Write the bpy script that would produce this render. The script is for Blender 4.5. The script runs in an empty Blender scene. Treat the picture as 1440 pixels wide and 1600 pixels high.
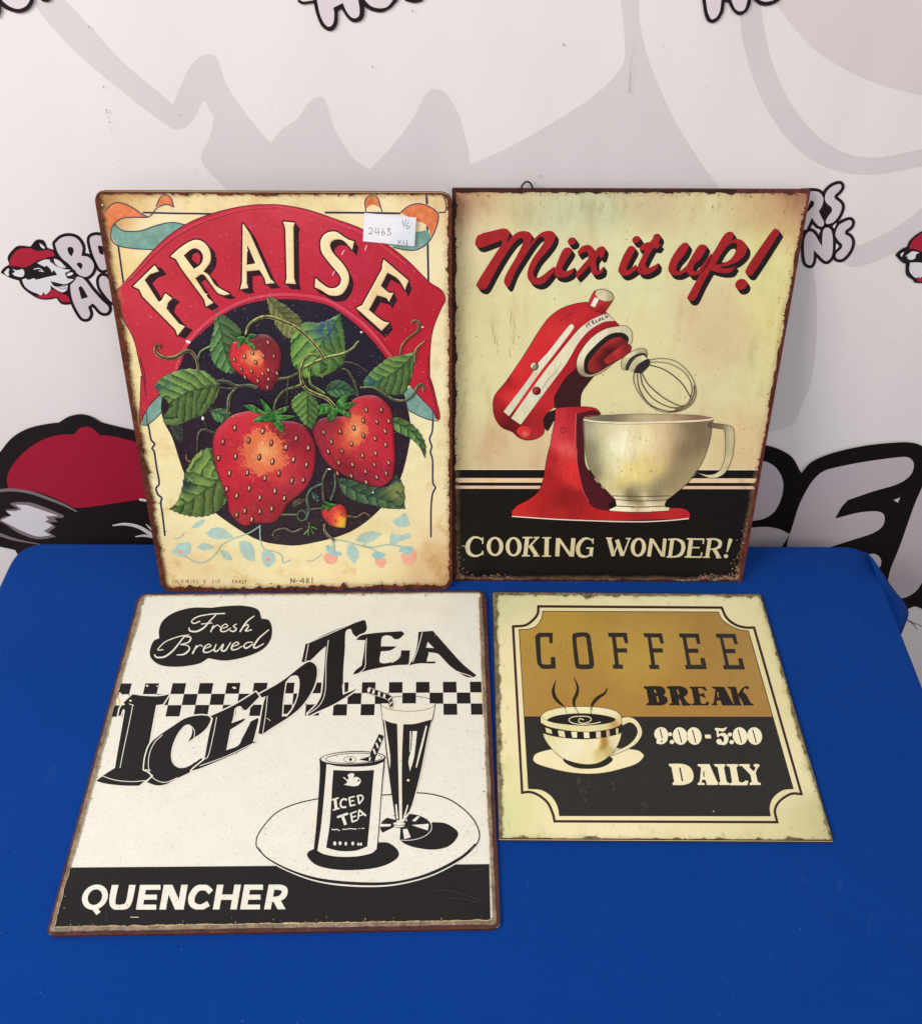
import bpy, math
import numpy as np
from mathutils import Vector, Matrix
from mathutils.geometry import delaunay_2d_cdt

# ------------------------------------------------------------------ camera, world, lamps, exposure
SC = bpy.context.scene
COL = SC.collection
F, PITCH, ROLL, CAM_H = 1590.0, math.radians(43.723), math.radians(1.139), 0.673
FW = np.array([0.0, math.cos(PITCH), -math.sin(PITCH)])
RT0 = np.array([1.0, 0, 0]); UP0 = np.cross(RT0, FW)
RT = RT0*math.cos(ROLL) + UP0*math.sin(ROLL)
UP = UP0*math.cos(ROLL) - RT0*math.sin(ROLL)
EYE = np.array([0.0, 0.0, CAM_H])
cam = bpy.data.cameras.new('camera'); cam_o = bpy.data.objects.new('camera', cam); COL.objects.link(cam_o)
M = Matrix(((RT[0], UP[0], -FW[0], EYE[0]), (RT[1], UP[1], -FW[1], EYE[1]), (RT[2], UP[2], -FW[2], EYE[2]), (0, 0, 0, 1)))
cam_o.matrix_world = M
cam.sensor_fit = 'VERTICAL'; cam.sensor_height = 32.0; cam.lens = 32.0*F/1600.0
cam.clip_start = 0.01; cam.clip_end = 50
SC.camera = cam_o

w = bpy.data.worlds.new('World'); SC.world = w; w.use_nodes = True
w.node_tree.nodes['Background'].inputs[0].default_value = (0.93, 0.95, 1.0, 1)
w.node_tree.nodes['Background'].inputs[1].default_value = 0.44
SC.view_settings.view_transform = 'Standard'; SC.view_settings.look = 'None'
SC.view_settings.exposure = 0.0; SC.view_settings.gamma = 1.0

def lamp(name, loc, target, size, size_y, power, col):
    l = bpy.data.lights.new(name, 'AREA'); l.shape = 'RECTANGLE'; l.size = size; l.size_y = size_y
    l.energy = power; l.color = col
    o = bpy.data.objects.new(name, l); COL.objects.link(o)
    d = Vector(target) - Vector(loc)
    o.location = loc; o.rotation_euler = d.to_track_quat('-Z', 'Y').to_euler()
lamp('ceiling_light', (-1.15, -0.45, 1.3), (-0.05, 0.55, 0.15), 0.9, 0.6, 25.5, (1.0, 0.975, 0.94))
lamp('ceiling_light', (0.1, -0.95, 1.5), (0.0, 0.65, 0.2), 1.2, 0.6, 16.5, (1.0, 0.975, 0.94))

# ------------------------------------------------------------------ helpers
def lin(c):
    if isinstance(c, str): c = tuple(int(c[i:i+2], 16) for i in (0, 2, 4))
    c = np.asarray(c, float)/255.0
    return np.where(c <= 0.04045, c/12.92, ((c+0.055)/1.055)**2.4)
def ray(p):
    p = np.asarray(p, float).reshape(-1, 2)
    return FW[None] + RT[None]*((p[:, :1]-720)/F) - UP[None]*((p[:, 1:]-800)/F)
def tag(o, label=None, cat=None, kind=None, group=None):
    for k, v in (('label', label), ('category', cat), ('kind', kind), ('group', group)):
        if v: o[k] = v
    return o

class Fr:                                   # a reading frame: picture window origin and magnification
    def __init__(s, x, y, k): s.x, s.y, s.k = x, y, k
    def __call__(s, p): return np.asarray(p, float)/s.k + np.array([s.x, s.y])
PX = Fr(0, 0, 1)

def parse(t):
    pts, cor = [], []
    for tok in t.split():
        c = tok.endswith('!')
        a, b = tok.rstrip('!').split(',')
        pts.append((float(a), float(b))); cor.append(c)
    return np.array(pts), cor
def crom(P, n, closed):
    if len(P) < 3 and not closed: return P
    out = []
    m = len(P); rng = m if closed else m-1
    for i in range(rng):
        p1 = P[i]; p2 = P[(i+1) % m]
        p0 = P[(i-1) % m] if closed or i > 0 else 2*p1-p2
        p3 = P[(i+2) % m] if closed or i+2 < m else 2*p2-p1
        t = np.linspace(0, 1, n, endpoint=False)[:, None]
        out.append(0.5*((2*p1)+(-p0+p2)*t+(2*p0-5*p1+4*p2-p3)*t**2+(-p0+3*p1-3*p2+p3)*t**3))
    r = np.vstack(out)
    return r if closed else np.vstack([r, P[-1:]])
def loop(fr, t, n=5, poly=False):
    P, cor = parse(t) if isinstance(t, str) else (np.asarray(t, float), [False]*len(t))
    if poly: return fr(P)
    ci = [i for i, c in enumerate(cor) if c]
    if not ci: return fr(crom(P, n, True))
    out = []
    for a, i in enumerate(ci):
        j = ci[(a+1) % len(ci)]
        idx = list(range(i, j+1)) if j > i else list(range(i, len(P)))+list(range(0, j+1))
        out.append(crom(P[idx], n, False)[:-1])
    return fr(np.vstack(out))
def ell(fr, cx, cy, rx, ry, rot=0, n=40):
    a = np.linspace(0, 2*np.pi, n, endpoint=False); r = math.radians(rot)
    x = rx*np.cos(a); y = ry*np.sin(a)
    return fr(np.c_[cx+x*math.cos(r)-y*math.sin(r), cy+x*math.sin(r)+y*math.cos(r)])
def line(fr, t, n=6, closed=False):
    P, cor = parse(t)
    if closed: return loop(fr, t, n)
    ci = sorted(set([0]+[i for i, c in enumerate(cor) if c]+[len(P)-1]))
    out = []
    for a, b in zip(ci[:-1], ci[1:]): out.append(crom(P[a:b+1], n, False)[:-1])
    return fr(np.vstack(out+[P[-1:]]))
def band(c, w, cap='round', closed=False):
    """outline loops of a stroke of centre line c (px) and width(s) w (px)"""
    c = np.asarray(c, float)
    keep = [0]+[i for i in range(1, len(c)) if np.hypot(*(c[i]-c[i-1])) > 1e-4]; c = c[keep]
    if closed:
        c = np.vstack([c, c[:1]])
    n = len(c)
    w = np.interp(np.linspace(0, 1, n), np.linspace(0, 1, len(w)), w) if np.ndim(w) else np.full(n, float(w))
    loops = []
    d = np.diff(c, axis=0); L = np.hypot(d[:, 0], d[:, 1]); d = d/L[:, None]; nn = np.c_[-d[:, 1], d[:, 0]]
    for i in range(n-1):
        a, b = c[i], c[i+1]; h0, h1 = w[i]/2, w[i+1]/2
        loops.append(np.array([a+nn[i]*h0, b+nn[i]*h1, b-nn[i]*h1, a-nn[i]*h0]))
    for i in range(1, n-1):                                   # fill the joints
        cr = d[i-1][0]*d[i][1]-d[i-1][1]*d[i][0]
        if abs(cr) > 0.02:
            s = -1 if cr > 0 else 1; h = w[i]/2
            m = nn[i-1]+nn[i]; m = m/max(np.hypot(*m), 1e-6); k = min(1/max(np.dot(m, nn[i]), .45), 1.6) if cap == 'flat' else 1.0
            loops.append(np.array([c[i], c[i]+s*nn[i-1]*h, c[i]+s*m*h*k, c[i]+s*nn[i]*h]))
    if cap == 'round' or closed:
        for p, h in ((c[0], w[0]/2), (c[-1], w[-1]/2)):
            if h > .05: loops.append(ell(PX, p[0], p[1], h, h, 0, 12))
    return loops
def S(fr, t, w, cap='round', n=6, closed=False):
    w = np.asarray(w, float)/fr.k if np.ndim(w) else w/fr.k
    return band(line(fr, t, n, closed), w, cap, closed)
def sweep(l, v0, v1):
    """area covered when loop l moves from v0 to v1"""
    a = l+np.array(v0); b = l+np.array(v1); out = [a, b]
    for i in range(len(l)):
        j = (i+1) % len(l); out.append(np.array([a[i], a[j], b[j], b[i]]))
    return out
def grow(l, w): return [l]+band(l, 2*w, 'round', True)
def inside(P, L):
    x, y = P[:, 0], P[:, 1]; wn = np.zeros(len(P), int)
    lo = L.min(0); hi = L.max(0)
    m = (x >= lo[0]) & (x <= hi[0]) & (y >= lo[1]) & (y <= hi[1])
    if not m.any(): return np.zeros(len(P), bool)
    xs, ys = x[m], y[m]; k = np.zeros(len(xs), int)
    A = L; B = np.roll(L, -1, 0)
    for (ax, ay), (bx, by) in zip(A, B):
        if ay == by: continue
        t = (bx-ax)*(ys-ay)-(xs-ax)*(by-ay)
        k += ((ay <= ys) & (by > ys) & (t > 0)).astype(int)
        k -= ((ay > ys) & (by <= ys) & (t < 0)).astype(int)
    wn[m] = k
    return wn != 0
def edge_dist(P, loops):
    d = np.full(len(P), 1e9)
    for L in loops:
        A = L; B = np.roll(L, -1, 0)
        for a, b in zip(A, B):
            ab = b-a; q = np.dot(ab, ab)
            if q < 1e-12: continue
            t = np.clip(((P-a)@ab)/q, 0, 1)
            dd = P-(a+t[:, None]*ab); d = np.minimum(d, dd[:, 0]**2+dd[:, 1]**2)
    return np.sqrt(d)
_rng = np.random.RandomState(7); _T = _rng.rand(256, 256)
def vn(x, y, s):
    x = np.asarray(x)/s; y = np.asarray(y)/s; xi = np.floor(x).astype(int); yi = np.floor(y).astype(int)
    fx = x-xi; fy = y-yi; fx = fx*fx*(3-2*fx); fy = fy*fy*(3-2*fy)
    g = lambda a, b: _T[a % 256, b % 256]
    return (g(xi, yi)*(1-fx)+g(xi+1, yi)*fx)*(1-fy)+(g(xi, yi+1)*(1-fx)+g(xi+1, yi+1)*fx)*fy
def fbm(x, y, s): return .5*vn(x, y, s)+.3*vn(x+37, y+11, s/2)+.2*vn(x+5, y+91, s/4)
def field(fr, samples, sig, hf=.38):
    """smooth painted colour from sample points 'x,y,rrggbb'"""
    pts = []; cols = []
    for tok in samples.split():
        a, b, c = tok.split(','); pts.append((float(a), float(b))); cols.append([int(c[i:i+2], 16) for i in (0, 2, 4)])
    pts = fr(np.array(pts)); cols = np.array(cols, float); sg = sig/fr.k
    D = np.sqrt(((pts[:, None]-pts[None])**2).sum(2)); D.sort(axis=1)
    h = np.clip(D[:, 1:4].mean(1)*hf, sg*.15, 1e9)
    def f(P):
        q = P + np.c_[(fbm(P[:, 0], P[:, 1], 14)-.5), (fbm(P[:, 0]+50, P[:, 1]+9, 14)-.5)]*sg*.35
        d2 = ((q[:, None, :]-pts[None])**2).sum(2)/h[None]**2
        W = np.exp(-d2*.5)+1e-3/(d2+1)**2; W /= W.sum(1, keepdims=True)
        return W@cols
    return f

class Plane:
    """a printed surface: maps picture points onto a real plane; layers are laid on it as thin films"""
    def __init__(s, root, org, ex, ey, mat, step=1.4e-5):
        s.root, s.o, s.ex, s.ey = root, np.array(org, float), np.array(ex, float), np.array(ey, float)
        s.n = np.cross(s.ex, s.ey); s.mat = mat; s.k = 0; s.step = step; s.mats = {}
    def xy(s, P):
        d = ray(P); t = ((s.o-EYE)@s.n)/(d@s.n); q = EYE+d*t[:, None]-s.o
        return np.c_[q@s.ex, q@s.ey]
    def layer(s, name, adds, subs=(), col='ffffff', grid=None, relief=0, rw=3.0, lift=0, parent=None, level=None, mat=None, jit=0, clip=None, z0=None):
        if isinstance(adds, np.ndarray): adds = [adds]
        if isinstance(subs, np.ndarray): subs = [subs]
        adds = list(adds); subs = list(subs)
        V, E = [], []
        for L in adds+subs:
            b = len(V); V += [Vector(p) for p in L]; E += [(b+i, b+(i+1) % len(L)) for i in range(len(L))]
        if grid:
            A = np.vstack(adds); lo, hi = A.min(0), A.max(0)
            gx, gy = np.meshgrid(np.arange(lo[0]+grid*.37, hi[0], grid), np.arange(lo[1]+grid*.41, hi[1], grid))
            gx = gx.copy(); gx[1::2] += grid*.5
            G = np.c_[gx.ravel(), gy.ravel()]
            m = np.zeros(len(G), bool)
            for L in adds: m |= inside(G, L)
            G = G[m]
            if len(G):
                dd = edge_dist(G, adds+subs) if len(adds) < 4 else np.full(len(G), 9)
                V += [Vector(p) for p in G[dd > grid*.35]]
        r = delaunay_2d_cdt(V, E, [], 0, 1e-5)
        P = np.array([tuple(v) for v in r[0]]); T = np.array([t for t in r[2] if len(t) == 3], int)
        C = P[T].mean(1); keep = np.zeros(len(T), bool)
        for L in adds: keep |= inside(C, L)
        for L in subs: keep &= ~inside(C, L)
        a = P[T[:, 1]]-P[T[:, 0]]; b2 = P[T[:, 2]]-P[T[:, 0]]
        keep &= np.abs(a[:, 0]*b2[:, 1]-a[:, 1]*b2[:, 0]) > 1e-7
        T = T[keep]; used = np.unique(T); mp = -np.ones(len(P), int); mp[used] = np.arange(len(used)); P = P[used]; T = mp[T]
        if level is None: s.k += 1; level = s.k
        z = np.full(len(P), level*s.step+lift if z0 is None else z0)
        if relief:
            ed = edge_dist(P, adds if len(adds) < 4 else adds[:3]); z = z+relief*(1-np.exp(-ed/rw))
        X = s.xy(P)
        # faces must look along +z of the plane
        p = X[T]; ar = (p[:, 1, 0]-p[:, 0, 0])*(p[:, 2, 1]-p[:, 0, 1])-(p[:, 1, 1]-p[:, 0, 1])*(p[:, 2, 0]-p[:, 0, 0])
        T[ar < 0] = T[ar < 0][:, ::-1]
        me = bpy.data.meshes.new(name); me.from_pydata([(x, y, zz) for (x, y), zz in zip(X, z)], [], T.tolist())
        c = col(P) if callable(col) else np.tile(np.array([int(col[i:i+2], 16) for i in (0, 2, 4)], float), (len(P), 1))
        if jit: c = c*(1+(fbm(P[:, 0]*1.0, P[:, 1]*1.0, 5)-.5)[:, None]*2*jit)
        c = lin(np.clip(c, 0, 255))
        at = me.color_attributes.new('Col', 'FLOAT_COLOR', 'POINT')
        at.data.foreach_set('color', np.c_[c, np.ones(len(c))].astype(np.float32).ravel())
        me.materials.append(mat or s.mat)
        if relief or grid: me.shade_smooth()
        o = bpy.data.objects.new(name, me); COL.objects.link(o); o.parent = parent or s.root
        return o

def streak(f, a=.12, sx=2.4, sy=11):
    return lambda P: f(P)*(1+a*2*(fbm(P[:, 0]*4/sx, P[:, 1]*4/sy, 4)-.5))[:, None]
# ---- node helpers
class NT:
    def __init__(s, name, rough=.4, spec=.5):
        s.m = bpy.data.materials.new(name); s.m.use_nodes = True; s.t = s.m.node_tree; s.t.nodes.clear()
        s.out = s.t.nodes.new('ShaderNodeOutputMaterial'); s.p = s.t.nodes.new('ShaderNodeBsdfPrincipled')
        s.t.links.new(s.p.outputs[0], s.out.inputs[0])
        s.p.inputs['Roughness'].default_value = rough; s.p.inputs['Specular IOR Level'].default_value = spec*.5
    def put(s, sock, v):
        if hasattr(v, 'is_linked') or isinstance(v, bpy.types.NodeSocket): s.t.links.new(v, sock)
        else: sock.default_value = v
    def math(s, op, a, b=0.0, c=None):
        n = s.t.nodes.new('ShaderNodeMath'); n.operation = op; s.put(n.inputs[0], a); s.put(n.inputs[1], b)
        if c is not None: s.put(n.inputs[2], c)
        return n.outputs[0]
    def noise(s, scale, detail=3, rough=.55, vec=None, dist=0, out='Fac'):
        n = s.t.nodes.new('ShaderNodeTexNoise'); n.inputs['Scale'].default_value = scale
        n.inputs['Detail'].default_value = detail; n.inputs['Roughness'].default_value = rough; n.inputs['Distortion'].default_value = dist
        if vec is not None: s.put(n.inputs['Vector'], vec)
        return n.outputs[out]
    def map(s, v, a, b, c=0.0, d=1.0, smooth=False):
        n = s.t.nodes.new('ShaderNodeMapRange'); n.interpolation_type = 'SMOOTHSTEP' if smooth else 'LINEAR'
        s.put(n.inputs['Value'], v)
        for k, q in zip(('From Min', 'From Max', 'To Min', 'To Max'), (a, b, c, d)): n.inputs[k].default_value = q
        return n.outputs[0]
    def mix(s, f, a, b, mode='MIX'):
        n = s.t.nodes.new('ShaderNodeMix'); n.data_type = 'RGBA'; n.blend_type = mode
        s.put(n.inputs['Factor'], f)
        for k, q in ((6, a), (7, b)):
            if isinstance(q, (tuple, list, np.ndarray)): q = (*[float(t) for t in q[:3]], 1.0)
            s.put(n.inputs[k], q)
        return n.outputs[2]
    def coord(s, off=(0, 0, 0), scale=(1, 1, 1)):
        c = s.t.nodes.new('ShaderNodeTexCoord'); m = s.t.nodes.new('ShaderNodeMapping')
        m.inputs['Location'].default_value = off; m.inputs['Scale'].default_value = scale
        s.t.links.new(c.outputs['Object'], m.inputs[0]); return m.outputs[0]
    def bump(s, h, strength, dist, prev=None):
        n = s.t.nodes.new('ShaderNodeBump'); n.inputs['Strength'].default_value = strength; n.inputs['Distance'].default_value = dist
        s.put(n.inputs['Height'], h)
        if prev is not None: s.t.links.new(prev, n.inputs['Normal'])
        return n.outputs[0]
    def attr(s):
        n = s.t.nodes.new('ShaderNodeAttribute'); n.attribute_name = 'Col'; return n.outputs['Color']

def sign_mat(name, edges, bands, rough=.38, spec=.4, seed=0.0, specks=None, stains=None, scuff=None, grain=.05):
    """edges: (nx, ny, c) half planes, distance from the edge in metres; bands: inner to outer
    (width mm, raggedness mm, noise scale, colour, softness mm)"""
    T = NT(name, rough, spec)
    co = T.coord((seed, seed*.7, 0)); raw = T.coord()
    sep = T.t.nodes.new('ShaderNodeSeparateXYZ'); T.t.links.new(raw, sep.inputs[0])
    d = None
    for nx, ny, c in edges:
        e = T.math('ADD', T.math('ADD', T.math('MULTIPLY', sep.outputs[0], nx), T.math('MULTIPLY', sep.outputs[1], ny)), c)
        d = e if d is None else T.math('MINIMUM', d, e)
    d = T.math('MULTIPLY', d, 1000.0)
    col = T.attr()
    g = T.noise(60, 4, .6, co)
    col = T.mix(T.map(g, .3, .7, 0, grain*2), col, (.30, .24, .15), 'MULTIPLY') if grain else col
    g2 = T.noise(1400, 2, .6, co)
    col = T.mix(T.map(g2, .35, .75, 0, grain*1.6), col, (.35, .33, .30), 'MULTIPLY') if grain else col
    if stains:                                   # soft discolouring, denser near the rim
        for sc, lo, hi, amt, c, sx, sy, reach in stains:
            cv = T.coord((seed+3, seed+sc*.01, 0), (sx, sy, 1))
            m = T.map(T.noise(sc, 4, .6, cv), lo, hi, 0, amt, True)
            if reach: m = T.math('MULTIPLY', m, T.map(d, reach*.15, reach, 1, 0, True))
            col = T.mix(m, col, lin(c), 'MULTIPLY')
    if specks:
        for sc, th, c, amt in specks:
            m = T.math('MULTIPLY', T.map(T.noise(sc, 2, .5, co), th, th+.03, 0, amt), T.map(T.noise(sc*.09, 2, .5, co), .42, .55, 0, 1))
            col = T.mix(m, col, lin(c), 'MIX' if lin(c)[0] > .8 else 'MULTIPLY')
    if scuff:
        for sc, th, c, amt, sx, sy in scuff:
            cv = T.coord((seed, 2, 0), (sx, sy, 1))
            m = T.math('MULTIPLY', T.map(T.noise(sc, 4, .65, cv), th, th+.04, 0, amt), T.map(T.noise(sc*.12, 2, .5, co), .5, .62, 0, 1))
            col = T.mix(m, col, lin(c))
    for wd, rg, sc, c, soft, *am in bands:
        nz = T.math('ADD', T.math('MULTIPLY', T.noise(sc, 5, .62, co), 1.0), -0.5)
        nz = T.math('MULTIPLY', nz, rg*7.0)
        dd = T.math('ADD', d, nz)
        m = T.map(dd, wd-soft/2, wd+soft/2, am[0] if am else 1, 0)
        cc = T.mix(T.map(T.noise(sc*2.5, 3, .6, co), .3, .7, 0, .55), lin(c), lin(c)*.45)
        col = T.mix(m, col, cc)
    T.put(T.p.inputs['Base Color'], col)
    T.put(T.p.inputs['Roughness'], T.map(T.noise(90, 3, .6, co), .3, .7, rough-.06, rough+.1))
    b = T.bump(T.noise(900, 2, .5, co), .10, .0004)
    T.t.links.new(b, T.p.inputs['Normal'])
    return T.m
def plain(name, col, rough=.6, spec=.3, var=.1, scale=40):
    T = NT(name, rough, spec); c = np.asarray(lin(col))
    T.put(T.p.inputs['Base Color'], T.mix(T.map(T.noise(scale, 4), .3, .7, 0, 1), c*(1-var), c*(1+var)))
    return T.m

def make_sign(root_name, corners, lean, thick, radius, mat_args, zf=None, face='e8dcae', drop=.0008, dw=2.2, bias=(0, 0, 0, 0), wall=.0005, side='4a2620'):
    """corners tl,tr,br,bl in picture px; lean None = lying at height zf, else standing on z=0 and leaning back"""
    tl, tr, br, bl = [np.array(c, float) for c in corners]
    if lean is None:
        g = lambda q: EYE+ray(q)[0]*((CAM_H-zf)/-ray(q)[0][2])
        A, B = g(bl), g(br); ex = B-A; ex[2] = 0; ex /= np.linalg.norm(ex); ey = np.cross([0, 0, 1], ex); org = (A+B)/2
    else:
        g = lambda q: EYE+ray(q)[0]*(CAM_H/-ray(q)[0][2])
        A, B = g(bl), g(br); ex = B-A; ex[2] = 0; ex /= np.linalg.norm(ex); hz = np.cross([0, 0, 1], ex)
        ey = hz*math.sin(math.radians(lean))+np.array([0, 0, 1])*math.cos(math.radians(lean)); org = (A+B)/2
    n = np.cross(ex, ey)
    root = bpy.data.objects.new(root_name, None); COL.objects.link(root); root.empty_display_size = .05
    root.matrix_world = Matrix([(ex[i], ey[i], n[i], org[i]) for i in range(3)]+[(0, 0, 0, 1)])
    pl = Plane(root, org, ex, ey, None)
    C = pl.xy(np.array([tl, tr, br, bl])); ctr = C.mean(0); edges = []
    for i in range(4):
        a, b = C[i], C[(i+1) % 4]; nv = np.array([-(b-a)[1], (b-a)[0]]); nv /= np.hypot(*nv)
        if np.dot(ctr-a, nv) < 0: nv = -nv
        edges.append((nv[0], nv[1], -np.dot(nv, a)+bias[i]*.001))
    pl.mat = sign_mat(root_name+'_paint', edges, **mat_args)
    # plate outline with rounded corners, in local coordinates turned back to px for the layer tool
    Q = [tl, tr, br, bl]; out = []
    for i in range(4):
        p, a, b = Q[i], Q[i-1], Q[(i+1) % 4]; da = (a-p)/np.hypot(*(a-p)); db = (b-p)/np.hypot(*(b-p))
        for t in np.linspace(0, 1, 7): out.append((1-t)**2*(p+da*radius)+2*t*(1-t)*p+t*t*(p+db*radius))
    L = []
    for i in range(len(out)):
        a, b = out[i], out[(i+1) % len(out)]; m = max(1, int(np.hypot(*(b-a))/12))
        for k in range(m): L.append(a+(b-a)*k/m)
    L = np.array(L)
    if callable(face): f0 = face; face = lambda P: f0(P)*np.array([[.995, .998, 1.0]])+np.array([[1, 2, 8]])
    fc = pl.layer('plate', L, col=face, grid=4, z0=0.0); pl.k = 2
    me = fc.data; P2 = np.array([v.co[:] for v in me.vertices]); Lx = pl.xy(L)
    # densify near the rim by relief: lower the rim
    ed = edge_dist(P2[:, :2], [Lx])*1000
    # rolled rim and back as real thickness
    vs = [tuple(v) for v in P2]; fs = [tuple(p.vertices) for p in me.polygons]
    ringi = []
    for p in Lx: ringi.append(int(np.argmin((P2[:, 0]-p[0])**2+(P2[:, 1]-p[1])**2)))
    ctrl = Lx.mean(0); rings = [ringi]
    for (ins, z) in ((-wall*.6, -.0002), (-wall, -.0006), (-wall, -thick+.0002), (0, -thick)):
        dirs = Lx-ctrl; dirs /= np.hypot(dirs[:, 0], dirs[:, 1])[:, None]
        base = len(vs); pts = Lx-dirs*ins
        vs += [(x, y, z) for x, y in pts]; rings.append(list(range(base, base+len(Lx))))
    for r0, r1 in zip(rings[:-1], rings[1:]):
        for i in range(len(Lx)):
            j = (i+1) % len(Lx); fs.append((r0[i], r1[i], r1[j], r0[j]))
    fs.append(tuple(rings[-1]))
    old = np.zeros(len(P2)*4, np.float32); me.color_attributes['Col'].data.foreach_get('color', old); old = old.reshape(-1, 4)
    colr = np.vstack([old, np.tile(old[0], (len(vs)-len(P2), 1))]); colr[len(P2):, :3] = lin(side)
    nm = bpy.data.meshes.new('plate'); nm.from_pydata(vs, [], fs)
    at = nm.color_attributes.new('Col', 'FLOAT_COLOR', 'POINT'); at.data.foreach_set('color', colr.astype(np.float32).ravel())
    nm.materials.append(pl.mat); nm.materials.append(plain('tin_edge', side, .45, .4, .25, 300)); nf = len(me.polygons)
    for i, p in enumerate(nm.polygons): p.material_index = 0 if i < nf else 1
    fc.data = nm
    pl.corners = Q; pl.radius = radius
    return pl
def rim(pl, specs, name='rusty_rim', col=None, seed=0, level=None, flecks=.16):
    """ragged worn border of real outline: specs per edge top,right,bottom,left = (mean px, slow px, fast px, bite px)"""
    Q = pl.corners; rs = np.random.RandomState(seed); r = pl.radius
    def walk(inset):
        out = []
        for i in range(4):
            p, a, b = Q[i], Q[i-1], Q[(i+1) % 4]; da = (a-p)/np.hypot(*(a-p)); db = (b-p)/np.hypot(*(b-p))
            for t in np.linspace(0, 1, max(3, int(r*.6))): out.append((1-t)**2*(p+da*r)+2*t*(1-t)*p+t*t*(p+db*r))
            q = Q[(i+1) % 4]; dn = (Q[(i+2) % 4]-q); dn /= np.hypot(*dn); m = int(np.hypot(*(q-p))-2*r)
            for k in range(1, m): out.append(p+db*r+(q-p-2*db*r)*k/m)
        return np.array(out)
    O = walk(0); N = len(O); c = np.mean(Q, 0)
    tg = np.roll(O, -2, 0)-np.roll(O, 2, 0); nn = np.c_[-tg[:, 1], tg[:, 0]]; nn /= np.hypot(nn[:, 0], nn[:, 1])[:, None]
    # spec weights by the nearest edge
    W = []
    for i in range(4):
        a, b = Q[i], Q[(i+1) % 4]; ab = b-a; t = np.clip(((O-a)@ab)/(ab@ab), 0, 1); W.append(1/(np.hypot(*(O-(a+t[:, None]*ab)).T)+3)**2)
    W = np.array(W).T; W /= W.sum(1, keepdims=True); sp = W@np.array(specs, float)
    s = np.arange(N)*1.0; z = s*0+seed*13.7
    w = sp[:, 0]+sp[:, 1]*2*(fbm(s, z, 34)-.5)*1.6+sp[:, 2]*2*(fbm(s, z+50, 5)-.5)*1.6+sp[:, 3]*np.clip((vn(s, z+90, 16)-.62)/.38, 0, 1)+sp[:, 3]*.7*np.clip((vn(s, z+190, 6)-.7)/.3, 0, 1)
    w = np.clip(w, .6, 40); I = O+nn*w[:, None]
    if np.dot(I.mean(0)-c, I.mean(0)-c) > 1e9: pass
    inner = I
    T = NT(name+'_paint', .5, .3); T.put(T.p.inputs['Base Color'], T.mix(T.map(T.noise(500, 4, .65, T.coord((seed, 0, 0))), .35, .65, 0, .6), T.attr(), (.45, .40, .38), 'MULTIPLY'))
    o = pl.layer(name, O+nn*.05, [inner], col=col, level=level, mat=T.m)
    fl = []
    for _ in range(int(N*flecks)):
        i = rs.randint(N); q = inner[i]+nn[i]*abs(rs.exponential(.30))*sp[i, 0]*1.0; h = rs.uniform(.35, 1.1); fl.append(ell(PX, q[0], q[1], h, h*rs.uniform(.5, 1.4), rs.uniform(0, 180), 7))
    if fl: pl.layer('rim_flecks', fl, col=col, level=level, parent=o, mat=T.m)
    return o
# ================================================================== strawberry tin sign
F1, F2 = Fr(140, 280, 4.8), Fr(420, 280, 4.8); K = 36/7
F3, F4 = Fr(180, 580, K), Fr(440, 580, K); F5, F6 = Fr(320, 440, 6), Fr(440, 440, 6); F7, F8 = Fr(230, 760, 4.8), Fr(470, 760, 4.8)
sg = make_sign('strawberry_sign', [(147.5, 298.3), (705.3, 300.3), (706, 919), (254, 923)], 14.5, .0012, 19, dict(
    bands=[(4.0, 1.3, 110, 'b8905c', 4.5, .55), (.5, .1, 150, '3c2018', .3)], rough=.30, spec=.7, seed=1.3,
    stains=[(40, .5, .72, .55, 'd8b070', 1, 1, 45), (420, .56, .7, .5, '9a6a3a', 1, 1, 14), (25, .45, .7, .3, 'e0c088', 1, 1, 0)],
    specks=[(900, .70, '5a3a24', .7), (1100, .71, 'fff4e4', .6)]), bias=(1.0, -.2, -.8, -1.2), face=field(PX,
    '160,310,a8743c 175,420,e4c480 200,560,ecd89c 240,700,eedea4 300,880,e4cc94 420,905,ecd8a0 560,905,ecd8a0 680,905,d0ac78 690,800,ecd8a4 690,500,ead6a2 690,320,dcbc84 560,312,ecd8a0 350,312,e8d298 240,312,dcc084 200,320,dcbc7c 640,345,ecdcaa 250,345,ecdcaa 240,380,f0e0b0 660,380,ecdcac 400,880,e8dca4 330,830,ece0a8 600,850,e8dca4 650,620,ece0ac 660,700,eadda6 260,760,eadca2 450,310,e2cf94', 40))
RUST = lambda P: np.array([[86, 44, 29]])*(1+.9*(fbm(P[:, 0], P[:, 1], 7)-.5)[:, None])+np.array([[30, 12, 6]])*(vn(P[:, 0], P[:, 1], 3)[:, None]-.3)
rim(sg, [(2.4, 1.0, .8, 6), (4.6, 1.6, 1.2, 4), (5.5, 2.2, 2.2, 6), (7.2, 2.4, 1.6, 5)], col=RUST, seed=2, level=160)
tag(sg.root, 'strawberry tin sign reading FRAISE with rusty cream border and a white paper sticker', 'sign')
A = sg.layer; NAVY = '2c2850'
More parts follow.
